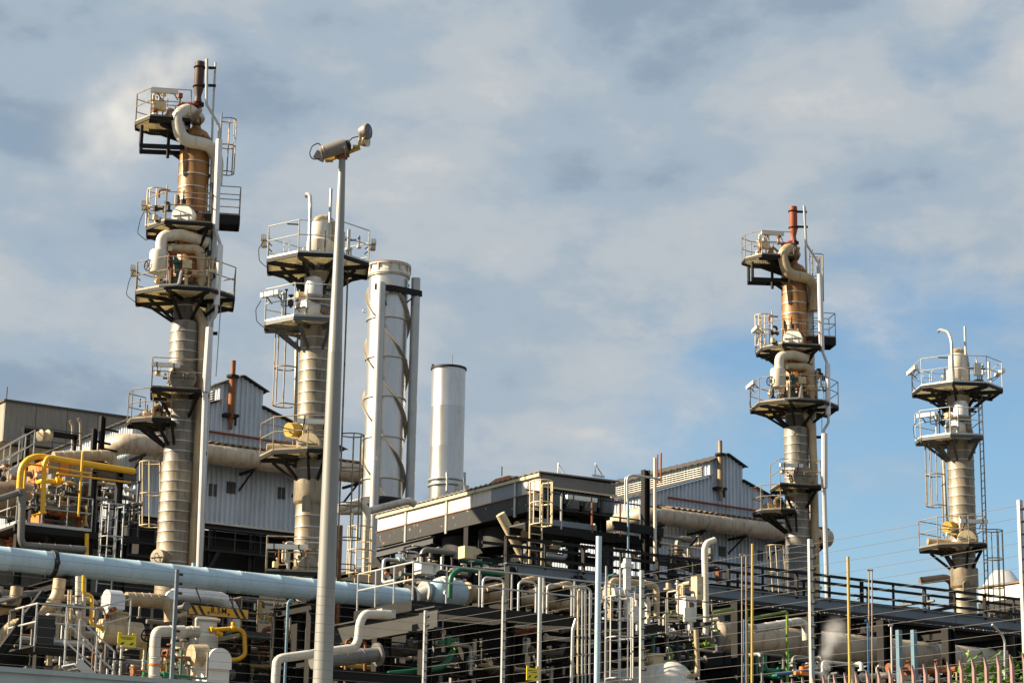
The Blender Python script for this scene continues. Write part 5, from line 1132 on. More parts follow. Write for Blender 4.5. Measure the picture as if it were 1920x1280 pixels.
# lines, ladder and rusty post between the lamp pole and the air cooler
pipe('white lagged elbow turning down left of the air cooler', 'pipe_white', 8.0, 68.5, [(632, 953), (674, 941), (688, 956), (685, 1075)], bend=0.6, n=18, bands=0.45)
pipe('white pipe rising to the air cooler lid from the lamp pole', 'pipe_white', 7.0, 69.5, [(636, 958), (690, 958), (742, 944), (768, 938), (778, 946)], bend=0.5, n=18, bands=0.8)
R = thing('cream_ladder', 'cream caged ladder left of the air cooler', 'ladder', U(680, 1090, Y=66.5)); f, h = U(678, 1092, Y=66.5), U(682, 992, Y=66.5); ladder(Vector((h.x, h.y, f.z)), h, (-Y1 - X1).normalized(), 0.5, 0.028, cage=(h.z - f.z - 1.6, h.z - f.z), rung=0.28, R=0.42).build('ladder_frame', 'cream', R)
for x, lab in ((631, 'rust-red square post beside the lamp pole, inner of two'), (640, 'rust-red square post beside the lamp pole, outer of two')): t = U(x, 984, Y=66); one('rusty_post', MB().box2((t.x - 0.06, 66, 0), (t.x + 0.06, 66.12, t.z)), 'rust', lab, 'post')
m = MB(); railing([U(632, 1078, Y=66), U(664, 1080, Y=66)], 0.4, 0.02, step=0.6, mb=m); one('landing_rail', m, 'rust', 'short rusty landing rail between the lamp pole and cream ladder', 'railing')
pipe('slim galvanised post standing before open sky by the cream ladder', 'galv', 2.4, 67.5, [(661, 962), (656, 1080)], name='conduit')
# ================================================================== from the pale pole to the right
RY = 52.0
pipe('pale blue-white pole standing before the caged ladder', 'pipe_blue', 5.6, RY - 1.0, [(1123, 1005), (1119, 1300)], name='pale_pole', cat='pole', n=16)
R = thing('caged_ladder', 'galvanised caged ladder beside the pale pole', 'ladder', U(1145, 1300, Y=RY - 0.8))
f, h = U(1146, 1300, Y=RY - 0.6), U(1150, 1062, Y=RY - 0.6); ladder(Vector((h.x, h.y, f.z)), h, -Y1, 0.5, 0.026, cage=(0.4, h.z - f.z - 0.9)).build('ladder_frame', 'rail_grey', R)
R = thing('tall_galvanised_post', 'galvanised post carrying the deck, next to the yellow notice', 'post', U(1013, 1290, Y=50)); c = U(1013, 1082, Y=50); MB().cyl((c.x, 50, 0), (c.x, 50, c.z), 0.06, n=16).build('shaft', 'galv', R)
pipe('galvanised conduit rising under the deck, left of the pole cluster', 'galv', 3.2, RY, [(1071, 1300), (1074, 1180), (1080, 1160)], name='conduit')
for i, (x, mt, w) in enumerate(((1084, 'cream', 2.0), (1092, 'galv', 2.0), (1098, 'galv', 2.0), (1106, 'galv', 1.8))): pipe('galvanised conduit in the row hooked over by the valve deck, %s from the notice' % ('first', 'second', 'third', 'fourth')[i], mt, w, RY + 0.6, [(x - 1, 1300), (x, 1105), (x - 8, 1099), (x - 28, 1100)], bend=0.2, name='conduit', group='conduits under the valve deck')
pipe('tan pipe sloping up behind the hooped rails', 'pipe_tan', 5, 58.5, [(912, 1104), (1008, 1082), (1018, 1088), (1020, 1140)], bend=0.3, bands=0.4); pipe('rust-banded tan pipe behind the last hoop', 'pipe_tan', 4.6, 58, [(990, 1110), (1066, 1092), (1074, 1098), (1074, 1140)], bend=0.25, bands=0.3)
one('hoist_hook', MB().box(U(1176, 1076, Y=RY), 0.2, 0.12, 0.9).box(U(1176, 1060, Y=RY), 0.3, 0.2, 0.12), 'white', 'white slotted bracket hanging by the caged ladder', 'bracket')
pipe('thin white pipe curving down beside the caged ladder', 'pipe_white', 2.2, RY, [(1172, 1050), (1172, 1110), (1180, 1125), (1181, 1200)], bend=0.2)
pipe('silver arch pipe behind the caged ladder', 'pipe_silver', 8.5, RY + 2, [(1150, 1108), (1168, 1108), (1177, 1120), (1178, 1165)], bend=0.5, n=18, bands=0.3)
R = thing('hooked_vent', 'white hooked vent pipe with a square flap box, above the tank', 'vent', U(1322, 1185, Y=RY + 2)); P = UY([(1322, 1190), (1324, 1170), (1321, 1030), (1324, 1018), (1340, 1012)], RY + 2)
MB().tube(P, 0.1, 14, 0.25).build('pipe', 'pipe_white', R); c = P[-1]; d = (P[-1] - P[-2]).normalized(); MB().cyl(c - d * 0.02, c + d * 0.005, 0.075).build('mouth', 'ink', R)
a, b = U(1307, 1123, Y=RY + 1.7), U(1319, 1080, Y=RY + 1.7); MB().box2((a.x, RY + 1.7, a.z), (b.x, RY + 2.0, b.z)).build('flap_box', 'cream', R)
m = MB(); flange(m, P[1], Z3, 0.2, 0.05); flange(m, U(1305, 1190, Y=RY + 2), X1, 0.16, 0.06); m.build('flange', 'steel_dark', R)
pipe('yellow mast with a rusty collar, left of the green pipes', 'yellow_dull', 2.6, 47, [(1411, 1019), (1410, 1300)], name='mast', cat='mast'); pipe('yellow mast standing alone before the walkway rails', 'yellow_dull', 2.9, 47, [(1590, 1043), (1594, 1300)], name='mast', cat='mast')
for i, (x, y) in enumerate(((1390, 1039), (1398, 1040), (1628, 1068), (1634, 1068))): pipe('thin rusty rod with a crossbar top, %s' % ('left of the yellow mast, outer', 'left of the yellow mast, inner', 'right of the lone yellow mast, inner', 'right of the lone yellow mast, outer')[i], 'rail', 1.3, 47.2, [(x - 3, y), (x + 3, y), (x + 1, y + 1), (x + 1.5, 1300)], bend=0.01, name='vent_rod')
pipe('lime green pipe hooked down before the fat lagged pipe', 'lime', 2.6, 53, [(1400, 1160), (1474, 1146), (1476, 1150), (1476, 1300)], bend=0.12); pipe('lime green upright beside the yellow mast', 'lime', 2.6, 53, [(1400, 1138), (1402, 1300)]); pipe('lime green pipe running up to the black frame', 'lime', 2.4, 54, [(1336, 1148), (1376, 1141)])
pipe('deep blue thin upright next to the lime green one', 'blue', 1.8, 52.5, [(1395, 1160), (1395, 1300)]); pipe('bright blue thin pole before the fat lagged pipe', 'blue', 1.8, 46.5, [(1622, 1163), (1627, 1161), (1629, 1300)], bend=0.03)
pipe('pale pipe with silver joints, turning down at the frame', 'pipe_white', 8.0, 57, [(1415, 1178), (1500, 1164), (1511, 1172), (1512, 1200)], bend=0.45, n=18, bands=0.5)
for x, lab in ((1688, 'slate blue square post, left of a pair'), (1716, 'slate blue square post, right of a pair')): t = U(x, 1180, Y=50); one('slate_post', MB().box2((t.x - 0.07, 50, 0), (t.x + 0.07, 50.14, t.z)), 'blue_light', lab, 'post')
pipe('galvanised hooked conduit near the picture edge', 'galv', 2.2, 50, [(1860, 1170), (1878, 1188), (1884, 1200), (1884, 1300)], bend=0.3, name='conduit'); pipe('slim grey pole with a flat cap, between the slate posts and the mast', 'galv', 1.8, 48, [(1666, 1171), (1674, 1171), (1671, 1172), (1673, 1300)], bend=0.01, name='conduit')
R = thing('round_tank', 'pale round tank end with dappled light, low in front of the walkway', 'tank', U(1256, 1300, Y=53)); c = U(1264, 1290, Y=53.0)
MB().lathe([(0.02, -0.5), (0.3, -0.46), (0.62, -0.28), (0.78, 0.0), (0.8, 0.1), (0.8, 3.2)], c, Vector((0.05, 1, 0)), 40).build('shell', 'white_panel', R)
MB().lathe([(0.3, 0), (0.3, 0.3), (0.36, 0.31), (0.36, 0.37)], c + Vector((0, 1.0, 0.72)), Z3, 20).build('nozzle', 'cream', R); MB().tube(UY([(1285, 1268), (1305, 1266), (1308, 1250), (1305, 1180)], 52.6), 0.075, 12, 0.18).build('feed_pipe', 'pipe_tan', R)
for px, py, lab in ((1293, 1152, 'square flat floodlight tilted up, beside the white cabinet'), (1196, 1152, 'square flat floodlight behind the caged ladder')):
    c = U(px, py, Y=RY); e = Vector((0.95, -0.3, 0)).normalized(); one('flood_lamp', MB().box(c, 0.36, 0.14, 0.4, e, Z3.cross(e)).box(c - Z3 * 0.3, 0.08, 0.08, 0.3), 'white_panel', lab, 'floodlight')
c = U(1290, 1135, Y=RY + 1); R = thing('white_cabinet', 'white cabinet with a round gauge above the round tank', 'cabinet', c - Z3 * 0.3); MB().box(c, 0.42, 0.3, 0.55).build('housing', 'white', R); MB().cyl(c - Y1 * 0.15, c - Y1 * 0.18, 0.1, n=16).build('gauge', 'steel_grey', R)
m = MB(); railing([U(1205, 1180, Y=RY + 0.5), U(1335, 1192, Y=RY + 0.5)], 1.0, 0.022, step=1.0, mb=m); one('tank_railing', m, 'rail', 'rusty railing along the top of the round tank', 'railing')
m = MB(); c = U(1505, 1262, Y=50); m.box(c, 0.28, 0.2, 0.1); m.cyl(c - X1 * 0.3, c + X1 * 0.35, 0.06); m.cyl(c + Z3 * 0.1, c + Z3 * 0.2, 0.1); m.tube([c + X1 * 0.1 + Z3 * 0.18, c + X1 * 0.4 + Z3 * 0.28], 0.05, 8); one('orange_valve', m, 'orange', 'orange valve group low beside the fence post', 'valve')
pipe('blue header pipe beside the orange valve group', 'blue', 3.0, 50.4, [(1455, 1264), (1515, 1257)])
# cooler unit at the far end of the walkway
R = thing('far_cooler', 'far white-panelled cooler with a silver cone at the picture edge', 'air cooler', U(1860, 1130, Y=80)); a, b = U(1830, 1135, Y=82), U(1920, 1098, X=U(1830, 1100, Y=82).x)
xx = U(1834, 1104, Y=84).x; ztop = U(1834, 1103, Y=84).z
for k in range(4): MB().box2((xx, 70 + k * 3.5 + 0.02, ztop - 0.75), (xx + 0.08, 73.5 + k * 3.5 - 0.02, ztop)).build('side_panel', 'white_panel', R)
MB().box2((xx - 0.1, 69.9, ztop), (xx + 3.3, 84.1, ztop + 0.08)).build('lid', 'roof_rust', R); MB().box2((xx + 0.1, 70, ztop - 1.4), (xx + 3.2, 84, ztop - 0.02)).build('bundle', 'black', R); MB().box2((xx - 0.02, 70, ztop - 1.4), (xx + 0.1, 84, ztop - 0.78)).build('side_girder', 'steel_dark', R)
for y in (71, 77, 83): MB().ibeam((xx + 0.3, y, 0), (xx + 0.3, y, ztop - 1.4), 0.3, 0.3, 0.03, X1).build('leg', 'black', R)
c = Vector((xx + 1.65, U(1880, 1090, X=xx + 1.65).y, ztop + 0.08)); MB().lathe([(1.2, 0), (0.5, 0.95), (0.45, 0.98), (0.45, 0.5)], c, Z3, 32).build('cone', 'pipe_silver', R)
pipe('fat rusty pipe end with a dark mouth left of the lone column', 'pipe_rusty', 7, 70, [(1727, 1088), (1775, 1082), (1786, 1092), (1786, 1140)], bend=0.5, n=18)

# ================================================================== smaller lines, seeded routes through the yard
rng = random.Random(5)
HUE = {'galv': 'dull silver', 'pipe_white': 'white', 'pipe_tan': 'tan', 'pipe_grey': 'grey', 'cream': 'cream', 'rail_grey': 'pale grey', 'steel_dark': 'dark', 'steel_grey': 'dark grey', 'rust': 'rust-red', 'yellow': 'yellow', 'orange': 'orange', 'pipe_rusty': 'brown', 'yellow_dull': 'mustard', 'pipe_silver': 'silver', 'green': 'green', 'teal': 'teal', 'lime': 'lime green', 'blue': 'blue', 'blue_light': 'light blue', 'white_panel': 'off-white', 'black': 'black'}
def valve_on(m, p, d, r):
    flange(m, p - d * 0.1, d, r * 2.0, 0.02); flange(m, p + d * 0.1, d, r * 2.0, 0.02); m.lathe([(r, -0.1), (r * 1.7, -0.03), (r * 1.7, 0.03), (r, 0.1)], p, d, 8)
    if abs(d.z) < 0.5: m.cyl(p, p + Z3 * 0.28, 0.02, n=6); m.cyl(p + Z3 * 0.27, p + Z3 * 0.3, 0.1, n=10)
def clutter(box, Y, n, mats, label, group, rmax=0.085, name='process_pipe', horiz=0.55, lmax=2.6):
    x0, y0, x1, y1 = box; fine = MB(); fmats = []; place = label.split(' ', 2)[2]; used = []
    for i in range(n):
        yy = rng.uniform(*Y); p = U(rng.uniform(x0, x1), rng.uniform(y0, y1), Y=yy); r = rng.choice((0.022, 0.03, 0.04, 0.05, 0.065, rmax))
        lo, hi = U((x0 + x1) / 2, y1, Y=yy).z, U((x0 + x1) / 2, y0, Y=yy).z; xa, xb = U(x0, y0, Y=yy).x, U(x1, y0, Y=yy).x
        pts = [p.copy()]; ax = 0 if rng.random() < horiz else 2
        for k in range(rng.choice((1, 2, 2, 3, 3))):
            L = rng.uniform(0.4, lmax) * (1 if ax == 0 else 0.75 if ax == 2 else 0.5) * rng.choice((-1, 1)); q = pts[-1].copy(); q[ax] += L
            q.z = min(max(q.z, lo - 0.6), hi); q.x = min(max(q.x, xa), xb)
            if (q - pts[-1]).length > 0.15: pts.append(q)
            ax = rng.choice([a for a in (0, 2, 2, 1) if a != ax])
        if len(pts) < 2: continue
        m = MB().tube(pts, r, 8, r * 2.5, 4); d = (pts[1] - pts[0]).normalized()
        if rng.random() < 0.6: flange(m, pts[0], d, r * 1.8, 0.025)
        if rng.random() < 0.5 and (pts[1] - pts[0]).length > 0.5: valve_on(m, pts[0].lerp(pts[1], 0.5), d, r)
        if rng.random() < 0.5: flange(m, pts[-1], pts[-1] - pts[-2], r * 1.8, 0.025)
        mt = rng.choice(mats)
        if r < 0.06:                                    # fine lines too small to pick apart
            if mt not in used: used.append(mt)
            fmats += [used.index(mt)] * len(m.f); fine.add(m.v, m.f); continue
        up = abs((pts[1] - pts[0]).z) > 0.1; shape = ('straight', 'once-bent', 'twice-bent', 'crooked')[len(pts) - 2]
        one(name, m, mt, '%s %s %s pipe %s' % (HUE.get(mt, 'grey'), shape, 'upright' if up else 'level', place), 'pipe', group)
    if fine.v:
        o = one('fine_pipework', fine, used[0], 'tangle of fine pipes and valves ' + place, 'pipework', None, 'stuff')
        for k in used[1:]: o.data.materials.append(M[k])
        if len(o.data.polygons) == len(fmats): o.data.polygons.foreach_set('material_index', fmats)
MIX = ['galv', 'pipe_grey', 'pipe_grey', 'pipe_tan', 'pipe_tan', 'steel_grey', 'steel_dark', 'steel_dark', 'rail_grey', 'rust', 'pipe_white', 'clad']
clutter((60, 900, 172, 978), (KY + 0.4, KY + 3), 46, MIX + ['yellow', 'orange', 'pipe_rusty', 'yellow_dull'], 'small pipe among the burner pipework', 'small burner pipework', 0.08, lmax=1.2)
clutter((0, 880, 60, 1010), (KY + 0.5, KY + 4), 22, MIX + ['orange', 'pipe_rusty', 'yellow'], 'small pipe by the stair at the picture edge', 'small pipework by the stair', 0.09, lmax=1.4)
clutter((176, 900, 255, 1000), (KY + 0.8, KY + 3), 22, MIX + ['steel_dark', 'pipe_silver'], 'small pipe between the burner posts', 'small pipework between the burner posts', 0.08, lmax=1.4)
clutter((0, 1125, 330, 1260), (LY + 1, LY + 4), 42, MIX + ['steel_dark', 'pipe_grey', 'yellow_dull'], 'small pipe in the shade under the blue pipe', 'small pipework under the blue pipe', 0.1)
clutter((200, 1215, 400, 1280), (48, 53), 34, MIX + ['green', 'pipe_white', 'pipe_white'], 'small pipe just above the grey wall', 'small pipework above the wall', 0.06, lmax=2)
clutter((430, 1130, 590, 1280), (CY + 0.8, CY + 4), 60, MIX + ['yellow_dull', 'pipe_tan', 'cream'], 'small pipe in the manifold beside the lamp pole', 'manifold pipework', 0.09, horiz=0.4, lmax=1.8)
clutter((770, 1072, 1110, 1130), (60.6, 62.6), 40, MIX + ['pipe_white', 'teal', 'pipe_tan'], 'small pipe on the valve deck', 'valve deck pipework', 0.08, lmax=1.4)
clutter((720, 1035, 960, 1090), (FY0 - 2, FY0 + 2), 26, ['steel_dark', 'steel_dark', 'steel_grey', 'galv', 'teal', 'pipe_grey', 'pipe_tan', 'orange'], 'small pipe in the shade under the air cooler', 'pipework under the air cooler', 0.09, lmax=1.6)
clutter((970, 1000, 1230, 1062), (FY0 - 1, FY0 + 3), 30, MIX + ['yellow', 'orange', 'cream', 'yellow_dull'], 'small pipe behind the black walkway rails', 'pipework behind the walkway rails', 0.1, lmax=1.8)
clutter((1230, 1010, 1330, 1075), (62.5, 66), 20, MIX + ['pipe_silver', 'cream', 'rust'], 'small pipe before the vents of the louvred shed', 'pipework before the louvred shed', 0.12, lmax=1.6)
clutter((800, 1170, 1130, 1280), (DY + 1, DY + 4), 40, MIX + ['steel_dark', 'steel_dark', 'pipe_grey', 'lime'], 'small pipe in the dark under the valve deck', 'pipework under the valve deck', 0.09)
clutter((1125, 1090, 1345, 1280), (RY + 1, RY + 5), 64, MIX + ['pipe_white', 'lime', 'teal', 'pipe_white', 'blue_light'], 'small pipe around the round tank', 'pipework round the tank', 0.09, lmax=1.8)
clutter((1400, 1246, 1900, 1285), (53, 58), 36, MIX + ['steel_dark', 'steel_dark', 'pipe_grey', 'green', 'blue'], 'small pipe in the dark below the fat lagged pipe', 'pipework below the fat lagged pipe', 0.09)
clutter((1120, 1120, 1900, 1180), (62, 66), 34, ['steel_dark', 'steel_dark', 'pipe_grey', 'galv', 'green', 'black', 'pipe_white'], 'small pipe in the rack under the walkway', 'rack pipework', 0.12, horiz=0.85, lmax=5)
clutter((600, 1200, 800, 1280), (56, 60), 24, MIX + ['cream', 'pipe_tan', 'steel_dark'], 'small pipe under the deep grey girder', 'pipework under the grey girder', 0.1, horiz=0.4)
# added dark blocks standing in for the shaded depth behind the yard
def block(px0, px1, py, Y, depth, label, mat='black', name='shade_backdrop'):
    a, b = U(px0, py, Y=Y), U(px1, py, Y=Y); R = thing(name, label, 'building', (a.x, Y, 0), 'added dark backdrop blocks'); z = a.z
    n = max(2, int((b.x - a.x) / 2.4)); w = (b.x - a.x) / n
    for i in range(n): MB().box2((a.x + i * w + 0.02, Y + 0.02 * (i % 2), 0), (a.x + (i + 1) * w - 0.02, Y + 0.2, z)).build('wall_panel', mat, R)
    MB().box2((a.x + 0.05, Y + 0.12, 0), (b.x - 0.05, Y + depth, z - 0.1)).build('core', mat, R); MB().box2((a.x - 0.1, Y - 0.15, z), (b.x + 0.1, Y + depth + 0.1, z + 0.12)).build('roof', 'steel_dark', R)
block(-80, 340, 1094, 62.6, 3, 'black backdrop block standing in for shade under the blue pipe at the picture edge')
block(-80, 300, 1010, 79, 6, 'dark backdrop block standing in for shade behind the burner skid', 'steel_dark')
block(590, 700, 1088, 80, 5, 'black backdrop block standing in for shade behind the lamp pole'); block(760, 1140, 1052, 77.5, 8, 'black backdrop block standing in for shade under the air cooler')
block(1140, 1460, 1090, 72, 6, 'black backdrop block standing in for shade under the walkway before the louvred shed'); block(1440, 1960, 1240, 66, 6, 'low black backdrop block standing in for shade below the fat lagged pipe'); block(380, 1150, 1190, 68.5, 3, 'low black backdrop block standing in for shade behind the white vessel and the valve deck')

# ================================================================== boundary: grey wall, palisade and the wire fence above
BX = 15.0; BY = 24.95; WT = 4.22; FT = 5.36
R = thing('boundary_wall', 'smooth grey boundary wall along the bottom edge', 'wall', (5, BY, 0)); xr = BX - 0.2
for i in range(9):
    a = xr - (i + 1) * 3.0; MB().box2((a + 0.008, BY - 0.15, 0), (a + 2.992, BY + 0.15, WT - 0.06)).build('wall_bay', 'wall_grey', R)
MB().box2((xr - 27, BY - 0.19, WT - 0.06), (xr, BY + 0.19, WT)).build('coping', 'wall_grey', R)
def post_kit(R, x, y, ztop, along, mat='galv'):
    p = Vector((x, y, 0)); MB().box2((x - 0.021, y - 0.018, 0), (x + 0.021, y + 0.018, ztop)).build('post', mat, R)
    ins = MB(); z = WT + 0.02
    while z < ztop - 0.02: ins.cyl(p + along * 0.03 + Z3 * z, p + along * 0.075 + Z3 * z, 0.016, n=6); z += 0.115
    tag(ins.build('insulators', 'ink', R), kind='stuff')
def wire_leg(name, label, p0, p1, ztop, posts, along, zlow):
    R = thing(name, label, 'fence', (p0.x, p0.y, 0), 'electric wire fence')
    z = zlow; k = 0
    while z < ztop - 0.02:
        n = 14; pts = [p0.lerp(p1, i / n) + Z3 * (z - 0.012 * sin(pi * ((i * 3 / n) % 1))) for i in range(n + 1)]
        MB().tube(pts, 0.0021, 5, 0).build('wire', 'wire', R); z += 0.115
    for q in posts: post_kit(R, q.x, q.y, ztop, along, 'galv' if abs(along.y) > 0.5 else 'girder_blue')
    return R
ys = [24.95, 23.09, 20.24, 17.35, 14.42, 11.5]
wire_leg('wire_fence', 'electric wire fence on galvanised posts rising behind the brown palisade', Vector((BX, 24.95, 0)), Vector((BX, 8.5, 0)), FT, [Vector((BX, y, 0)) for y in ys], -Y1, 2.9)
wire_leg('wire_fence', 'electric wire fence above the grey wall', Vector((BX, BY, 0)), Vector((-4, BY, 0)), FT + 0.2, [Vector((x, BY, 0)) for x in (11.45, 8.0, 4.5, 1.0)], X1, WT + 0.05)
for w in (-1, 1):   # corner hardware: tension springs and guard rods
    pass
R = thing('palisade_fence', 'brown steel palisade fence with pointed pales at the bottom corner', 'fence', (BX - 0.25, 14, 0)); PX = BX - 0.22; PT = 3.93
prof = [(-0.025, 0), (-0.014, -0.02), (0.014, -0.02), (0.025, 0), (0.014, -0.012), (-0.014, -0.012)]
vs = []; fs = []
base = MB(); bz = 1.4
for zz, sp in ((bz, 1), (PT - 0.1, 1), (PT, 0.12)):
    for a, b in prof: base.v.append(Vector((b, a * sp + (0.018 if sp < 1 else 0), zz)))
for k in range(2):
    for i in range(6): base.f.append((6 * k + i, 6 * k + (i + 1) % 6, 6 * k + 6 + (i + 1) % 6, 6 * k + 6 + i))
base.f += [tuple(range(6)), tuple(range(17, 11, -1))]
o0 = base.build('pale', 'palisade'); me = o0.data; bpy.data.objects.remove(o0); y = 9.0; k = 0
while y < BY - 0.2:
    o = bpy.data.objects.new('pale', me); COL.objects.link(o); o.parent = R; o.location = Vector((PX, y, 0)) - OFF[R.name]; o.rotation_euler = (0, 0, rng.uniform(-0.04, 0.04)); y += 0.158
for zz in (1.9, 3.45): MB().box2((PX + 0.005, 8.8, zz), (PX + 0.05, BY - 0.2, zz + 0.05)).build('rail', 'palisade', R)
for q in range(6): MB().box2((PX + 0.055, 9.5 + q * 2.8, 0), (PX + 0.11, 9.6 + q * 2.8, 3.7)).build('post', 'palisade', R)
MB().box2((PX - 0.05, 8.8, 0), (PX + 0.3, BY - 0.2, 1.38)).build('kerb_wall', 'wall_grey', R)

# leafy shrub behind the palisade
def shrub():
    c = U(1858, 1262, X=BX + 1.1); R = thing('leafy_shrub', 'bright green leafy shrub behind the palisade', 'shrub', (c.x, c.y, 0)); r2 = random.Random(3)
    st = MB()
    for k in range(6): a = k * 1.05; st.tube([Vector((c.x, c.y, 0)), Vector((c.x + 0.1 * cos(a), c.y + 0.1 * sin(a), c.z - 0.5)), Vector((c.x + 0.25 * cos(a), c.y + 0.25 * sin(a), c.z))], 0.015, 5, 0)
    st.build('stems', 'bark', R); lf = MB()
    for k in range(700):
        d = Vector((r2.gauss(0, 1), r2.gauss(0, 1), r2.gauss(0, 0.8))).normalized() * (r2.random() ** 0.4) * r2.uniform(0.6, 1.15); p = c + Vector((d.x * 0.5, d.y * 0.5, d.z * 0.5 - 0.2)); L = r2.uniform(0.06, 0.11); a = Vector((r2.gauss(0, 1), r2.gauss(0, 1), r2.gauss(0, 0.6))).normalized(); b, w = perp(a)
        lf.add([p, p + a * L * 0.5 + b * L * 0.3 + w * 0.01, p + a * L, p + a * L * 0.5 - b * L * 0.3 + w * 0.01], [(0, 1, 2, 3)])
    lf.build('foliage', 'leaf', R)
shrub()

# ================================================================== tall lamp pole
def lamp_pole():
    P = U(605, 1280, D=30); T = U(642, 294, D=30); b = Vector((P.x, P.y, 0)); zt_ = T.z
    R = thing('lamp_pole', 'tall tapered grey lamp pole with two rusty-armed floodlights', 'lamp post', b)
    zj = U(625, 660, D=30).z
    MB().lathe([(0.165, 0), (0.098, zj)], b, Z3, 28, True, False).build('lower_shaft', 'pole', R)
    MB().lathe([(0.100, zj - 0.02), (0.0965, zj), (0.046, zt_)], b, Z3, 28, False, True).build('upper_shaft', 'pole', R)
    t = b + Z3 * zt_; q = lambda x, y, dy=0.0: Site.pt(SP, x, y, dy)
    SP = Site(605, 1280, 30)
    m = MB(); m.cyl(t - Z3 * 0.03, t + Z3 * 0.01, 0.075, n=16); m.box(t + Z3 * 0.02, 0.2, 0.09, 0.025, SP.er, SP.ef); m.build('cap_plate', 'rust', R)
    m = MB(); m.bar(q(612, 302, 0.05), q(675, 277, -0.05), 0.05, 0.045); m.bar(q(600, 297, -0.05), q(650, 284, -0.1), 0.03, 0.02); m.box(q(617, 302, 0.02), 0.11, 0.06, 0.02, SP.er, SP.ef); m.box(q(668, 276, -0.04), 0.1, 0.09, 0.035, SP.er, SP.ef); m.build('cross_arm', 'yellow_dull', R)
    # the lying floodlight: a drum with a hood edge
    a, c = q(601, 287, -0.1), q(649, 273, -0.1); d = (c - a).normalized(); o = MB().lathe([(0.02, 0), (0.09, 0.0), (0.098, 0.02), (0.098, (c - a).length - 0.02), (0.09, (c - a).length), (0.0, (c - a).length)], a, d, 24).build('floodlight', 'lamp_body', R)
    MB().lathe([(0.07, 0), (0.075, 0.05), (0.02, 0.07)], c, d, 18).build('end_cap', 'steel_dark', o)
    m = MB(); m.torus(a.lerp(c, 0.12), d, 0.1, 0.006, 24, 5); m.bar(q(596, 300, -0.1), q(604, 286, -0.1), 0.16, 0.01, SP.ef); m.tube([q(648, 292, -0.12), q(646, 275, -0.22)], 0.01, 6); m.build('yoke', 'lamp_body', o)
    # the raised floodlight: two round reflectors back to back
    e = (SP.er * 0.86 - SP.ef * 0.5).normalized(); c = q(686, 247, -0.05)
    o = MB().lathe([(0.0, -0.1), (0.07, -0.09), (0.105, -0.02), (0.115, 0.03), (0.11, 0.045)], c, e, 26, False, False).build('floodlight', 'lamp_body', R); MB().lathe([(0.108, 0.04), (0.0, 0.05)], c, e, 26, False, False).build('glass', 'glass_dark', o)
    c2 = q(684, 264, 0.02); o = MB().lathe([(0.0, -0.09), (0.06, -0.07), (0.085, -0.01), (0.09, 0.04)], c2, e, 26, False, False).build('ballast', 'lamp_body', R); MB().lathe([(0.088, 0.035), (0.0, 0.045)], c2, e, 26, False, False).build('lens', 'cream', o)
    m = MB(); m.bar(q(681, 238, -0.12), q(673, 274, -0.1), 0.04, 0.012, SP.ef); m.bar(q(688, 240, -0.12), q(680, 268, -0.12), 0.02, 0.012, SP.ef); m.build('yoke', 'yellow_dull', R)
    MB().tube([q(602, 274, -0.1), q(597, 268, -0.1), q(585, 274, -0.12), q(580, 288, -0.12), q(585, 299, -0.12), q(600, 298, -0.1)], 0.008, 6, 0.08).build('cable', 'ink', R)
    MB().tube([q(647, 284, -0.12), q(649, 272, -0.12), q(660, 259, -0.12), q(672, 256, -0.1)], 0.008, 6, 0.06).build('cable', 'ink', R)
lamp_pole()

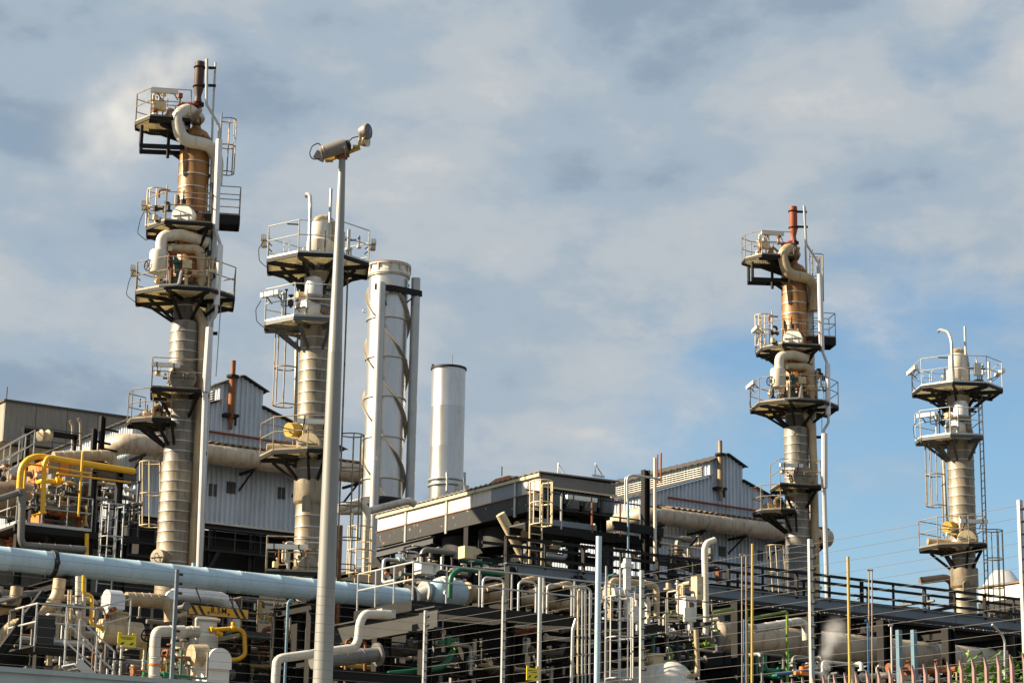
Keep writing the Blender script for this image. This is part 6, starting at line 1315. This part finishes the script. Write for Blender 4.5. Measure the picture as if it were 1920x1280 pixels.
# ================================================================== steam
def steam(name, label, pts, dens, seed, albedo=(0.93, 0.93, 0.95)):
    """soft vapour: lumpy closed hulls along the drift, thin towards their edges"""
    mt = bpy.data.materials.new(name); mt.use_nodes = True; N = mt.node_tree.nodes; L = mt.node_tree.links; N.clear()
    out = N.new('ShaderNodeOutputMaterial'); pv = N.new('ShaderNodeVolumePrincipled'); pv.inputs['Color'].default_value = (*albedo, 1); pv.inputs['Anisotropy'].default_value = 0.2
    tc = N.new('ShaderNodeTexCoord'); nz = N.new('ShaderNodeTexNoise'); nz.inputs['Scale'].default_value = seed[1]; nz.inputs['Detail'].default_value = 3; L.new(tc.outputs['Object'], nz.inputs['Vector'])
    # falloff from each puff's middle
    tot = None
    for c, r in pts:
        v = N.new('ShaderNodeVectorMath'); v.operation = 'DISTANCE'; L.new(tc.outputs['Object'], v.inputs[0]); v.inputs[1].default_value = c
        mr = N.new('ShaderNodeMapRange'); mr.interpolation_type = 'SMOOTHERSTEP'; mr.inputs[1].default_value = r; mr.inputs[2].default_value = 0.0; mr.inputs[3].default_value = 0; mr.inputs[4].default_value = 1; L.new(v.outputs['Value'], mr.inputs[0])
        if tot is None: tot = mr.outputs[0]
        else:
            a = N.new('ShaderNodeMath'); a.operation = 'ADD'; L.new(tot, a.inputs[0]); L.new(mr.outputs[0], a.inputs[1]); tot = a.outputs[0]
    ns = N.new('ShaderNodeMapRange'); ns.inputs[1].default_value = 0.35; ns.inputs[2].default_value = 0.65; ns.inputs[3].default_value = 0.25; ns.inputs[4].default_value = 1.0; L.new(nz.outputs['Fac'], ns.inputs[0])
    a = N.new('ShaderNodeMath'); a.operation = 'MULTIPLY'; L.new(tot, a.inputs[0]); L.new(ns.outputs[0], a.inputs[1]); b = N.new('ShaderNodeMath'); b.operation = 'MULTIPLY'; L.new(a.outputs[0], b.inputs[0]); b.inputs[1].default_value = dens; L.new(b.outputs[0], pv.inputs['Density']); L.new(pv.outputs[0], out.inputs['Volume'])
    M[name] = mt; bm = bmesh.new()
    lo = Vector([min(c[i] - r for c, r in pts) for i in range(3)]); hi = Vector([max(c[i] + r for c, r in pts) for i in range(3)])
    bm.free(); m = MB().box2(lo, hi); o = m.build(name, name); OFF[o.name] = Vector(); tag(o, label, 'steam', None, 'stuff')
SV = S1
steam('steam', 'faint white steam drifting off the tall column with the dark vent', [(SV.pt(382, 108, 0.3), 0.9), (SV.pt(362, 105, 0.8), 1.5), (SV.pt(330, 128, 1.6), 2.0), (SV.pt(292, 160, 2.4), 2.4), (SV.pt(250, 205, 3.2), 2.8), (SV.pt(205, 262, 4.0), 3.2)], 0.13, (1, 1.3))
steam('steam', 'thin wisp of steam beside the fence post, low on the right', [(U(1544, 1268, Y=48), 0.25), (U(1548, 1245, Y=48), 0.28), (U(1550, 1222, Y=48), 0.32), (U(1556, 1200, Y=48), 0.38), (U(1568, 1180, Y=48), 0.5)], 2.0, (2, 2.5), (0.92, 0.93, 0.95))
